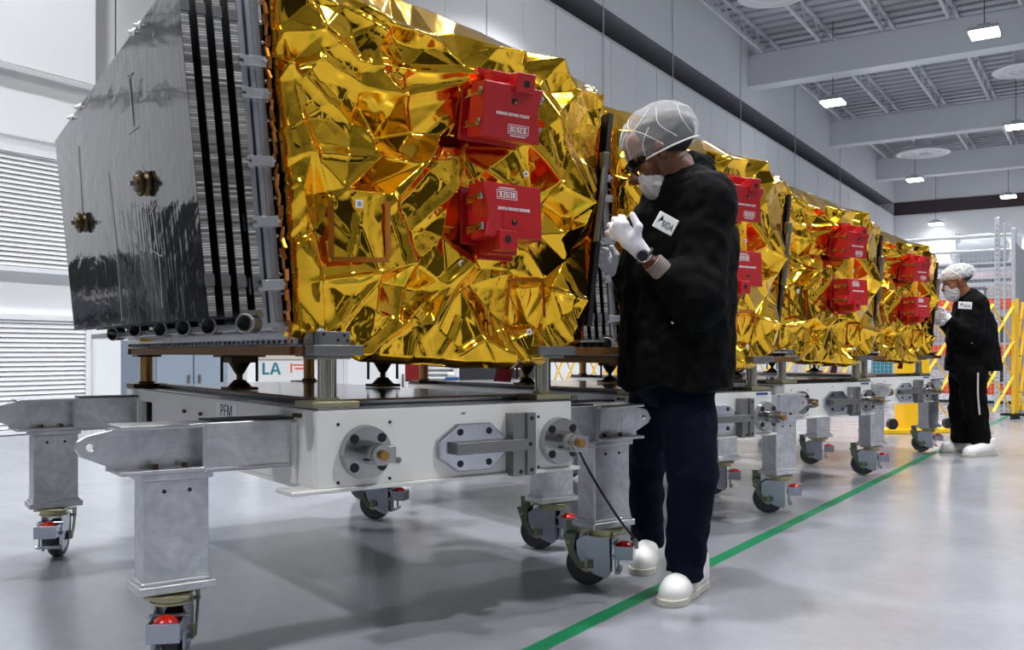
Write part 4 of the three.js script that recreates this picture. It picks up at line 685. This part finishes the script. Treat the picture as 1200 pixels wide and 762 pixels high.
  for (let i = 0; i < 26; i++) { const a0 = rr(1.4, 4.4), p0 = rr(-0.45, 0.6), da = rr(-0.35, 0.35), dp = rr(0.15, 0.5); fl_.push([[a0, p0], [a0 + da * 0.5 + rr(-0.08, 0.08), p0 + dp * 0.5], [a0 + da, p0 + dp]]); }
  const fo = gauzeFolds(NF, 0.117, 0.12, 0.148, fl_, 0.0015);
  M('net_crease', fo.map(g => g.translate(-base.x, -base.y, -base.z)), m.netFold, net);
  // elastic rim of the net
  const rim = []; for (let i = 0; i <= 48; i++) { const a = i / 48 * Math.PI * 2; rim.push(NF(Math.cos(a) * 0.1, -0.064, Math.sin(a) * 0.128)); }
  M('net_rim', tube(rim, 0.0035, 96, 6).translate(-base.x, -base.y, -base.z), m.netFold, net);
  // beard cover with its loop
  const BF = frame(HF(0, -0.085, 0.075), fwd, W3(-0.3, 0.05, 0.95));
  const bc = addWorld(t, 'beard_cover', gauze(BF, 0.062, 0.076, 0.052, -0.95, 9, 8, 0.08), m.beardNet);
  M('ear_loop', tube([HF(-0.05, -0.06, 0.09), HF(-0.085, -0.03, 0.04), HF(-0.09, 0.03, -0.01)], 0.0025, 20, 5).translate(-base.x, -base.y, -base.z), m.netFold, bc);
  // safety glasses: dark lens band and temple
  const gl = []; for (let i = -8; i <= 8; i++) { const a = i / 8 * 1.15; gl.push(HF(Math.sin(a) * 0.088, 0.012, Math.cos(a) * 0.112 + 0.006)); }
  const gg = []; for (let i = 0; i < 16; i++) gg.push(bar(gl[i], gl[i + 1], 0.036, 0.004));
  const glass = addWorld(t, 'safety_glasses', gg, m.blackGloss);
  M('temple', [rod(HF(-0.086, 0.016, 0.05), HF(-0.09, 0.012, -0.02), 0.0035), rod(HF(0.086, 0.016, 0.05), HF(0.09, 0.012, -0.02), 0.0035)].map(g => g.translate(-base.x, -base.y, -base.z)), m.black, glass);
  // gloved hands: palm, four fingers, thumb
  const hand = (name, wr, palm, knuckles, tips, thumb) => {
    const list = [[wr, palm, 0.029, 0.036], [palm, knuckles[1], 0.034, 0.024], [palm, knuckles[2], 0.034, 0.022]];
    knuckles.forEach((k, i) => { const mid = k.clone().lerp(tips[i], 0.55).add(V(0, 0.006, 0)); list.push([palm, k, 0.022, 0.0125], [k, mid, 0.0118, 0.0105], [mid, tips[i], 0.0105, 0.009]); });
    list.push([palm.clone().lerp(wr, 0.35), thumb[0], 0.022, 0.014], [thumb[0], thumb[1], 0.014, 0.0105]);
    return addWorld(t, name, boneMesh(list, 90, 0.008), m.glove);
  };
  const dH = 3.2;
  hand('glove', J(754, 298, dH), J(738, 280, dH), [J(733, 263, dH - 0.02), J(726, 264, dH + 0.0), J(721, 269, dH + 0.02), J(719, 277, dH + 0.03)], [J(727, 254, dH + 0.05), J(719, 257, dH + 0.06), J(714, 264, dH + 0.06), J(711, 273, dH + 0.06)], [J(748, 266, dH - 0.03), J(741, 252, dH - 0.02)]);
  hand('glove', wrF, wrF.clone().lerp(J(716, 310, 3.6), 0.6), [J(714, 300, 3.6), J(711, 304, 3.6), J(709, 309, 3.6), J(708, 314, 3.6)], [J(707, 292, 3.58), J(704, 297, 3.58), J(702, 303, 3.58), J(702, 310, 3.58)], [J(722, 300, 3.57), J(717, 290, 3.57)]);
  // forearm, knit cuff with ribs, watch
  const c0 = J(782, 324, 3.22), c1 = J(766, 308, 3.21), cd = c1.clone().sub(c0), cuff = [];
  for (let i = 0; i < 9; i++) { const q = c0.clone().addScaledVector(cd, i / 8); const g = new THREE.TorusGeometry(0.037 - i * 0.0005, 0.0045, 8, 24); g.applyQuaternion(new THREE.Quaternion().setFromUnitVectors(V(0, 0, 1), cd.clone().normalize())); cuff.push(g.translate(q.x, q.y, q.z)); }
  cuff.push(rod(c0.clone().addScaledVector(cd, -0.3), c1, 0.037, 0.034, 24));
  addWorld(t, 'knit_cuff', cuff, m.cuff);
  const wc = J(753, 300, 3.165), wn = J(753, 300, 3.0).sub(wc).normalize(), q = new THREE.Quaternion().setFromUnitVectors(V(0, 1, 0), wn);
  const wa = addWorld(t, 'watch', [CY(0.021, 0.021, 0.012, 0, 0, 0, 'y', 28).applyQuaternion(q).translate(wc.x, wc.y, wc.z), (() => { const g = new THREE.TorusGeometry(0.033, 0.006, 8, 28).applyQuaternion(new THREE.Quaternion().setFromUnitVectors(V(0, 0, 1), cd.clone().normalize())); const o = J(756, 300, 3.2); return g.translate(o.x, o.y, o.z); })()], m.black);
  M('bezel', [new THREE.TorusGeometry(0.0205, 0.003, 8, 28).rotateX(Math.PI / 2).translate(0, 0.006, 0).applyQuaternion(q).translate(wc.x - base.x, wc.y - base.y, wc.z - base.z)], m.steel, wa);
  // chest patch
  const badge = (t, c, nrm, roll, w, h, name) => { const g = new THREE.Group(); g.name = name; g.position.copy(c).sub(t.position); g.lookAt(g.position.clone().add(nrm)); g.rotateZ(roll); t.add(g); M('patch', RB(w, h, 0.006, 0, 0, 0, w * 0.1, 2), m.white, g); M('lettering', [text('MDA', h * 0.4, fontReg, w * 0.54, 0.001).translate(w * 0.14, -h * 0.08, 0.0032), EX([[-w * 0.4, -h * 0.2], [-w * 0.28, h * 0.34], [-w * 0.15, h * 0.05], [-w * 0.28, h * 0.02]], 0.001).translate(0, 0, 0.0032)], m.ink, g); return g; };
  scene.userData.badge = badge; badge(t, J(780, 262, 3.258), W3(0, 0, 0).sub(W3(-0.02, 1, -0.05)), -0.5, 0.076, 0.062, 'badge'); delete scene.userData.badge;
  const sn = J(788, 378, 3.28); addWorld(t, 'snap_button', new THREE.SphereGeometry(0.007, 10, 8).translate(sn.x, sn.y, sn.z), m.steel);
  // ---- standing worker by the last satellite
  const D = 8.35, b2 = W3((1131 - 600) / FOCAL * D, D, 0), u = personGroup('person in black jacket, black trousers and white hairnet, standing upright by the last satellite', b2);
  const K = (px, py, dd = 0) => J(px, py, D + dd);
  const hc2 = K(1120, 331), HF2 = frame(hc2, W3(-0.9, 0.1, -0.3), W3(-0.15, 0, 0.98));
  const sh2 = K(1143, 357, -0.16), el2 = K(1138, 392, -0.2), wr2 = K(1113, 375, -0.16), sh2f = K(1136, 357, 0.2), el2f = K(1125, 392, 0.22), wr2f = K(1104, 378, 0.16);
  const h1 = K(1139, 440, -0.1), k1 = K(1143, 485, -0.1), a1 = K(1150, 518, -0.12), h2 = K(1129, 440, 0.1), k2 = K(1125, 482, 0.08), a2 = K(1127, 512, 0.05);
  const body2 = [[K(1136, 425), K(1138, 375), 0.13, 0.14], [K(1138, 375), K(1131, 347), 0.13, 0.06], [K(1131, 347), hc2, 0.06, 0.055], [sh2, el2, 0.05, 0.042], [el2, wr2, 0.042, 0.03], [sh2f, el2f, 0.05, 0.042], [el2f, wr2f, 0.042, 0.03], [h1, k1, 0.08, 0.055], [k1, a1, 0.055, 0.04], [h2, k2, 0.08, 0.055], [k2, a2, 0.055, 0.04]];
  const add2 = addWorld;
  add2(u, 'body', [boneMesh(body2, 84, 0.04), headGeometry(HF2, 1.05)], m.skin2);
  const j2 = [[K(1138, 362), K(1139, 395), 0.15, 0.185], [K(1139, 395), K(1140, 432), 0.19, 0.2], [K(1128, 380), K(1125, 430), 0.11, 0.12], [K(1148, 380), K(1156, 432), 0.12, 0.125], [sh2, el2, 0.095, 0.085], [el2, el2.clone().lerp(wr2, 0.8), 0.085, 0.058], [sh2f, el2f, 0.095, 0.085], [el2f, el2f.clone().lerp(wr2f, 0.8), 0.085, 0.058], [K(1136, 349), K(1139, 358), 0.08, 0.12]];
  add2(u, 'jacket', boneMesh(j2, 100, 0.06, (p, v) => Math.max(wrinkle(0.018, 8, 7)(p, v), 0.742 - p.y)), m.jacket);
  const t2 = [[K(1138, 428), h1, 0.15, 0.125], [K(1132, 428), h2, 0.15, 0.12], [h1, k1, 0.12, 0.098], [k1, a1, 0.095, 0.08], [h2, k2, 0.115, 0.095], [k2, a2, 0.095, 0.08], [a1, a1.clone().setY(0.02), 0.08, 0.082], [a2, a2.clone().setY(0.02), 0.08, 0.082]];
  const tr2 = add2(u, 'trousers', boneMesh(t2, 96, 0.03, (p, v) => Math.max(wrinkle(0.016, 8, 3)(p, v), 0.09 - p.y)), m.trouserBlack);
  M('side_stripe', [tube([K(1146, 437, -0.235), K(1146, 462, -0.235), K(1148, 486, -0.21)], 0.008, 20, 6).translate(-b2.x, 0, -b2.z)], m.cream, tr2);
  const q1 = (px, py) => G(px, py);
  for (const [hx, hd, tx, td] of [[(1158 - 600) / FOCAL * 8.28, 8.22, (1130 - 600) / FOCAL * 8.1, 8.06], [(1136 - 600) / FOCAL * 8.5, 8.5, (1101 - 600) / FOCAL * 8.5, 8.42]]) { const [sa, sb] = shoeGeometry(W3(hx, hd), W3(tx, td)); const sh = add2(u, 'shoe', sa, m.shoe); M('sole', sb.clone().translate(-b2.x, 0, -b2.z), m.sole, sh); }
  const NF2 = frame(K(1123, 322), W3(-0.9, 0.1, -0.2), W3(-0.1, 0, 0.99));
  add2(u, 'hair', new THREE.SphereGeometry(1, 24, 16).scale(0.094, 0.082, 0.12).applyMatrix4(new THREE.Matrix4().makeBasis(NF2(1, 0, 0).sub(NF2(0, 0, 0)), NF2(0, 1, 0).sub(NF2(0, 0, 0)), NF2(0, 0, 1).sub(NF2(0, 0, 0))).setPosition(NF2(0, 0.0, -0.01))), m.hair);
  const net2 = add2(u, 'hairnet', gauze(NF2, 0.115, 0.1, 0.15, -0.35, 7, 11), m.netThick);
  M('net_crease', gauzeFolds(NF2, 0.115, 0.1, 0.15, [[[0.1, -0.3], [0.4, 0.2], [0.9, 0.7]], [[-0.3, -0.3], [0.0, 0.3], [-0.2, 0.9]], [[1.2, -0.2], [1.0, 0.3], [0.5, 0.6]]], 0.004).map(g => g.translate(-b2.x, -b2.y, -b2.z)), m.netFold, net2);
  const BF2 = frame(HF2(0, -0.07, 0.06), W3(-0.9, 0.1, -0.25), W3(0.15, 0, 0.98));
  add2(u, 'beard_cover', gauze(BF2, 0.075, 0.095, 0.065, -0.95, 9, 4, 0.07), m.beardNet);
  const hd2 = (wr, px, py, dd) => { const pl = K(px + 6, py + 4, dd), kn = [0, 1, 2, 3].map(i => K(px + 1 - i * 0.6, py - 1 + i * 2.2, dd - 0.02 + i * 0.012)), tp = kn.map((k, i) => K(px - 7 - i * 0.3, py - 2 + i * 2.3, dd - 0.01 + i * 0.012)); const list = [[wr, pl, 0.03, 0.036]]; kn.forEach((k, i) => { const md = k.clone().lerp(tp[i], 0.5).add(V(0, 0.012, 0)); list.push([pl, k, 0.024, 0.013], [k, md, 0.0125, 0.011], [md, tp[i], 0.011, 0.009]); }); list.push([pl, K(px + 1, py - 6, dd - 0.03), 0.02, 0.013], [K(px + 1, py - 6, dd - 0.03), K(px - 4, py - 8, dd - 0.03), 0.013, 0.01]); add2(u, 'glove', boneMesh(list, 72, 0.008), m.glove); };
  hd2(wr2, 1104, 368, -0.14); hd2(wr2f, 1098, 374, 0.14);
  add2(u, 'knit_cuff', [rod(el2.clone().lerp(wr2, 0.72), el2.clone().lerp(wr2, 0.98), 0.05, 0.042, 20)], m.cuff);
  badge(u, K(1131, 358, -0.275), W3(-0.15, -1, 0), -0.06, 0.112, 0.062, 'badge');
  add2(u, 'snap_button', new THREE.SphereGeometry(0.008, 8, 6).translate(...K(1139, 402, -0.31).toArray()), m.steel);
}

// ---------------------------------------------------------------- things around the carts
{ // black cable from the first dolly down to its right caster
  const t = thing('cable', 'thin black cable hanging from the PFM dolly to its right caster', 'cable', G(742, 690));
  const o = t.position, pts = [J(666, 487, 3.3), J(672, 512, 3.28), J(684, 540, 3.28), J(705, 577, 3.28), J(728, 612, 3.29), J(744, 632, 3.31)].map(p => p.sub(o));
  M('sleeve', tube(pts, 0.0045, 50, 8), m.black, t);
  M('plug', rod(pts[5], pts[5].clone().add(V(0.012, -0.03, 0.01)), 0.009, 0.007, 10), m.steelMatte, t);
}
for (const [k, d] of [dolly1, dolly2, dolly3].entries()) { // printed labels on the later dollies
  const p = C(0.87, 0.722, 0); const l = M('blue_label', B(0.09, 0.014, 0.002, p.x, p.y, p.z + 0.001), m.blue, d);
  M('label_border', [B(0.1, 0.004, 0.002, p.x, p.y + 0.009, p.z + 0.0011), B(0.1, 0.004, 0.002, p.x, p.y - 0.009, p.z + 0.0011)], m.white, l);
}
{ const t = dolly1; for (const X of [0.18, 0.26]) { const p = C(X, HT + 0.021, 0.16); const b = M('orange_cap', [CY(0.024, 0.024, 0.022, p.x, p.y + 0.011, p.z, 'y', 16), CY(0.012, 0.012, 0.012, p.x, p.y + 0.028, p.z, 'y', 12)], m.orange, t); } }

// cabinets and boxes standing against the long wall, seen through the gap under the satellites
function cabinet(name, label, px, d, w, h, dep, mat, opt = {}) {
  const t = thing(name, label, opt.category || 'cabinet', W3((px - 600) / FOCAL * d, d, 0), Math.PI / 2, opt.group);
  M('body', RB(w, h - 0.06, dep, 0, h / 2 + 0.03, 0, 0.01), mat, t);
  M('plinth', B(w - 0.04, 0.06, dep - 0.04, 0, 0.03, 0), m.dark, t);
  const n = opt.doors || 2;
  for (let i = 0; i < n; i++) { const x = -w / 2 + (i + 0.5) * w / n; const dr = M('door', RB(w / n - 0.02, h - 0.12, 0.02, x, h / 2 + 0.03, dep / 2 + 0.01, 0.004), opt.doorMat || mat, t); M('handle', RB(0.02, 0.14, 0.02, x + (i % 2 ? -1 : 1) * (w / n / 2 - 0.06), h * 0.62, dep / 2 + 0.03, 0.004), m.steelMatte, dr); }
  return t;
}
cabinet('tool_cabinet', 'blue grey tool cabinet seen under the first satellite, beside its rear pillar', 205, 8.7, 0.8, 1.02, 0.5, m.blueGrey);
cabinet('storage_cabinet', 'low white storage cabinet seen between the jack and front pillar', 290, 9.3, 0.5, 0.98, 0.5, m.boxWhite, { doors: 1 });
cabinet('storage_cabinet', 'white two door cabinet seen behind the second levelling jack', 452, 9.6, 0.6, 1.0, 0.5, m.boxWhite);
cabinet('instrument_rack', 'dark instrument rack seen under the right end of the first satellite', 583, 10.6, 0.95, 0.92, 0.6, m.dark, { doors: 3, category: 'rack' });
{ // printed crate
  const d = 8.0, t = thing('shipping_crate', 'white crate with dark green lettering under the first satellite', 'crate', W3((338 - 600) / FOCAL * d, d, 0), YAW + 0.15);
  M('box', [RB(0.5, 0.5, 0.4, 0, 0.6, 0, 0.01)], m.boxWhite, t);
  M('lid', RB(0.52, 0.05, 0.42, 0, 0.87, 0, 0.008), m.cream, t);
  M('stand', [B(0.46, 0.35, 0.36, 0, 0.175, 0)], m.rackGrey, t);
  M('lettering', text('LA', 0.1, fontBold).translate(-0.12, 0.77, 0.2), m.teal, t); M('red_mark', [B(0.1, 0.012, 0.002, 0.1, 0.8, 0.2), B(0.08, 0.012, 0.002, 0.11, 0.77, 0.2), B(0.012, 0.08, 0.002, 0.04, 0.775, 0.2)], m.orange, t);
}
{ // white louvred cooling unit
  const d = 8.9, t = thing('cooling_unit', 'white slatted cooling unit under the middle of the first satellite', 'cooler', W3((511 - 600) / FOCAL * d, d, 0), YAW);
  M('casing', [BB(-0.21, -0.18, 0, 0.95, -0.2, 0.2), BB(0.18, 0.21, 0, 0.95, -0.2, 0.2), BB(-0.21, 0.21, 0.92, 0.95, -0.2, 0.2), BB(-0.21, 0.21, 0, 0.05, -0.2, 0.2), BB(-0.19, 0.19, 0.04, 0.93, -0.2, 0.1)], m.boxWhite, t);
  for (let y = 0.09; y < 0.92; y += 0.045) M('slat', new THREE.BoxGeometry(0.37, 0.006, 0.05).rotateX(0.6).translate(0, y, 0.14), m.boxWhite, t);
}
{ const d = 8.2, t = thing('parts_bin', 'small blue bin on a dark cart under the first satellite', 'bin', W3((530 - 600) / FOCAL * d, d, 0.0), YAW); M('cart', [B(0.3, 0.04, 0.3, 0, 0.6, 0), ...[[-1, -1], [1, -1], [-1, 1], [1, 1]].map(([a, b]) => B(0.03, 0.6, 0.03, a * 0.13, 0.3, b * 0.13))], m.dark, t); M('bin', [BB(-0.06, 0.06, 0.62, 0.69, -0.08, 0.08, 0.008)], m.blue, t); M('contents', [new THREE.SphereGeometry(0.035, 12, 8).translate(-0.01, 0.7, 0)], m.cream, t); }
{ const d = 8.2, t = thing('red_case', 'dark red square case seen beside the second jack under the first satellite', 'case', W3((484 - 600) / FOCAL * d, d, 0), YAW); M('case', RB(0.13, 0.16, 0.12, 0, 0.74, 0, 0.01), m.redDark, t); M('handle', tube([V(-0.03, 0.82, 0), V(-0.02, 0.845, 0), V(0.02, 0.845, 0), V(0.03, 0.82, 0)], 0.005, 12), m.black, t); M('stand', [CY(0.02, 0.02, 0.64, 0, 0.34, 0, 'y', 12), CY(0.14, 0.12, 0.03, 0, 0.015, 0, 'y', 20), B(0.13, 0.01, 0.12, 0, 0.656, 0)], m.dark, t); }
{ const d = 10, t = thing('notice_board', 'small white notice with a red block in front of dark racks', 'sign', W3((614 - 600) / FOCAL * d, d, 0), YAW); M('board', B(0.2, 0.07, 0.01, 0, 0.76, 0.02), m.white, t); M('red_block', B(0.05, 0.04, 0.004, -0.05, 0.757, 0.027), m.orange, t); M('stand', [B(0.02, 0.74, 0.02, 0, 0.37, 0), B(0.2, 0.02, 0.14, 0, 0.01, 0)], m.dark, t); }

// dark equipment along the long wall, outside the frame, mirrored by the dark solar panel
for (const [i, [a, h]] of [[-2.3, 1.9], [-0.9, 2.1], [0.5, 1.7], [1.9, 2.0], [3.2, 1.6]].entries()) {
  const t = thing('equipment_rack', `tall dark equipment rack against the louvred wall, rack ${['one', 'two', 'three', 'four', 'five'][i]} from the rear wall`, 'rack', HALL(a, 9.7), Math.PI / 2, 'dark equipment racks outside the picture');
  M('body', RB(1.1, h, 0.7, 0, h / 2, 0, 0.015), m.dark, t);
  for (let y = 0.2; y < h - 0.2; y += 0.32) { const s = M('drawer', RB(0.98, 0.26, 0.03, 0, y, 0.36, 0.006), i % 2 ? m.black : m.wallDark, t); M('label_strip', B(0.3, 0.04, 0.006, -0.2, y + 0.05, 0.378), i === 2 ? m.orange : m.cream, s); }
}
// dark roller doors added out of view to darken what the foil mirrors
for (let i = 0; i < 4; i++) {
  const z = 5 - i * 6.2, dr = struct('door_' + (i + 1), [BB(8.94, 9.02, 0, 4.9, z - 2.2, z + 2.2)], m.wallDark);
  for (let y = 0.1; y < 4.8; y += 0.4) M('slat', BB(8.9, 8.945, y, y + 0.38, z - 2.15, z + 2.15, 0.01), m.dark, dr);
  M('frame', [BB(8.88, 9.0, 0, 5, z - 2.35, z - 2.2), BB(8.88, 9.0, 0, 5, z + 2.2, z + 2.35), BB(8.88, 9.0, 4.9, 5.1, z - 2.35, z + 2.35)], m.wallGrey, dr);
}

// yellow folding gates
function scissorGate(label, p0, p1, cells, H, foot = 2) {
  const mid = p0.clone().lerp(p1, 0.5), t = thing('folding_gate', label, 'gate', mid, 0, 'yellow folding gates');
  const at = (k, y) => p0.clone().lerp(p1, k).sub(mid).setY(y), y0 = 0.12, rows = 3, dy = (H - y0) / rows, nrm = p1.clone().sub(p0).setY(0).normalize().cross(V(0, 1, 0)).multiplyScalar(0.012);
  for (let i = 0; i < cells; i++) for (let r = 0; r < rows; r++) {
    const a = at(i / cells, y0 + r * dy), b = at((i + 1) / cells, y0 + (r + 1) * dy), c = at(i / cells, y0 + (r + 1) * dy), d = at((i + 1) / cells, y0 + r * dy);
    M('lattice_bar', bar(a.add(nrm), b.add(nrm), 0.035, 0.008), m.yellow, t); M('lattice_bar', bar(c.sub(nrm), d.sub(nrm), 0.035, 0.008), m.yellow, t);
    M('rivet', CY(0.012, 0.012, 0.04, 0, 0, 0, 'z', 10).applyQuaternion(new THREE.Quaternion().setFromUnitVectors(V(0, 0, 1), nrm.clone().normalize())).translate(...a.clone().lerp(b, 0.5).sub(nrm).toArray()), m.steelMatte, t);
  }
  for (const k of [0, 1]) { M('post', bar(at(k, 0.05), at(k, H + 0.05), 0.04), m.yellow, t); M('foot', [CY(0.035, 0.035, 0.05, ...at(k, 0.025).toArray(), 'y', 14), B(0.3, 0.03, 0.05, ...at(k, 0.065).toArray())], m.black, t); }
  return t;
}
const gp = (px, d) => W3((px - 600) / FOCAL * d, d, 0);
scissorGate('yellow folding lattice gate stretched behind the standing worker', gp(1082, 11.4), gp(1187, 12.6), 4, 1.55);
scissorGate('yellow lattice gate folded nearly shut, beside the mesh cage', gp(1192, 12.7), gp(1222, 12.9), 5, 1.6);
scissorGate('yellow lattice gate glimpsed under the satellite between the first two dollies', gp(640, 16), gp(722, 17.2), 6, 1.6);
scissorGate('yellow lattice gate glimpsed behind the third and fourth dollies', gp(850, 13.2), gp(1010, 13.8), 7, 1.6);
{ // yellow stand behind the last dolly
  const p = G(1066, 507), t = thing('yellow_stand', 'yellow steel stand with wide feet behind the last dolly', 'stand', p, YAW + 0.2);
  M('column', [BB(-0.13, 0.13, 0.04, 0.93, -0.1, 0.1, 0.012), BB(0.1, 0.2, 0.6, 0.95, -0.08, 0.08, 0.01)], m.yellow, t);
  M('foot', [BB(-0.55, 0.5, 0, 0.05, -0.16, 0.0, 0.01)], m.yellow, t); M('foot', [BB(-0.55, 0.5, 0, 0.05, 0.04, 0.16, 0.01)], m.yellow, t);
  for (const x of [-0.3, 0.4]) M('wheel', CY(0.06, 0.06, 0.05, x, 0.11, 0.12, 'z', 20), m.black, t);
}
{ // wire mesh cage
  const t = thing('mesh_cage', 'white wire mesh cage with tall perforated posts behind the standing worker', 'cage', HALL(16, 2.6));
  const X = b => 2.6 - b, wires = [];                              // local x from the hall's cross axis
  for (let b = 1.36; b < 4.6; b += 0.062) wires.push(BB(X(b) - 0.002, X(b) + 0.002, 0.15, 2.47, -0.002, 0.002));
  for (let y = 0.2; y < 2.46; y += 0.062) wires.push(BB(X(4.6), X(1.36), y - 0.002, y + 0.002, -0.004, 0));
  M('mesh', wires, m.wire, t, { kind: 'stuff' });
  M('top_rail', BB(X(5.2), X(1.28), 2.68, 2.73, -0.025, 0.025, 0.01), m.wire, t); M('mesh_rail', BB(X(4.6), X(1.3), 2.46, 2.5, -0.02, 0.02, 0.008), m.wire, t); M('bottom_rail', BB(X(4.6), X(1.3), 0.12, 0.17, -0.02, 0.02, 0.008), m.dark, t);
  for (const [b, h, w] of [[1.52, 2.98, 0.075], [1.42, 2.88, 0.03], [1.3, 2.8, 0.06], [3.0, 2.5, 0.05], [4.6, 2.7, 0.06]]) {
    const p = M('post', BB(X(b) - w / 2, X(b) + w / 2, 0, h, -0.03, 0.03, 0.006), m.wire, t);
    if (w > 0.07) { const hs = []; for (let y = 0.3; y < 2.9; y += 0.075) hs.push(B(0.03, 0.024, 0.002, X(b), y, 0.0312)); M('slot', hs, m.wallSeam, p, { kind: 'stuff' }); }
  }
  M('side_panel', BB(X(1.3), X(1.3) + 0.02, 0.2, 2.6, -2.4, -0.05), m.rackGrey, t);
}
{ // shelving with wrapped goods inside the cage
  const t = thing('storage_rack', 'grey storage rack with orange beams inside the mesh cage', 'rack', HALL(17.4, 2.6));
  const X = b => 2.6 - b;
  for (const b of [1.4, 2.25, 3.4, 4.6]) for (const z of [0, -0.9]) M('upright', BB(X(b) - 0.035, X(b) + 0.035, 0, 2.95, z - 0.03, z + 0.03, 0.006), m.rackGrey, t);
  for (const [y, mt] of [[2.3, m.rackGrey], [2.05, m.rackGrey], [1.72, m.orange], [0.95, m.orange], [0.3, m.orange]]) { M('beam', BB(X(4.6), X(1.4), y - (mt === m.orange ? 0.09 : 0.03), y + (mt === m.orange ? 0.09 : 0.03), 0, 0.05, 0.006), mt, t); M('shelf', BB(X(4.6), X(1.4), y + 0.09, y + 0.12, -0.9, 0.05), m.rackGrey, t); }
}
{ const box = (name, label, a, b, y, w, h, d, mt, extra) => { const t = thing(name, label, 'box', HALL(a, b, y), 0); M('box', RB(w, h, d, 0, h / 2, 0, 0.02, 2), mt, t); M('lid', RB(w + 0.02, 0.04, d + 0.02, 0, h + 0.02, 0, 0.01), extra || m.boxWhite, t); return t; };
  { const t = thing('wrapped_equipment', 'clear plastic wrapped equipment on top of the storage rack', 'equipment', HALL(17.7, 1.95, 2.42)); M('load', [RB(0.7, 0.32, 0.5, 0, 0.16, 0, 0.05, 2), RB(0.3, 0.1, 0.3, 0.1, 0.36, 0, 0.03, 2)], m.wallSeam, t); const g = new THREE.SphereGeometry(1, 24, 18); const p = g.attributes.position; for (let i = 0; i < p.count; i++) { const k = 1 + 0.12 * noise(p.getX(i) * 4, p.getY(i) * 4, p.getZ(i) * 4); p.setXYZ(i, Math.sign(p.getX(i)) * Math.abs(p.getX(i)) ** 0.6 * 0.46 * k, Math.max(0, 0.22 + p.getY(i) * 0.3 * k), p.getZ(i) * 0.4 * k); } g.computeVertexNormals(); M('wrap', g, m.plastic, t); }
  box('storage_box', 'white and blue box on the rack behind the standing worker', 17.6, 2.15, 1.84, 0.6, 0.13, 0.4, m.boxWhite, m.blueGrey);
  box('storage_box', 'dark blue tub on the middle shelf of the rack', 17.6, 3.35, 1.07, 0.7, 0.45, 0.5, m.blue, m.blueGrey);
  box('storage_box', 'teal tub on the lowest shelf of the rack', 17.6, 3.3, 0.42, 0.7, 0.36, 0.5, m.teal, m.boxWhite);
  box('storage_box', 'grey bin on the middle shelf beside the cage post', 17.6, 1.9, 1.07, 0.6, 0.4, 0.5, m.blueGrey, m.dark);
  box('storage_box', 'black bin on the lowest shelf beside the cage post', 17.6, 1.9, 0.42, 0.6, 0.38, 0.5, m.dark, m.dark);
}

renderer.render(scene, camera);
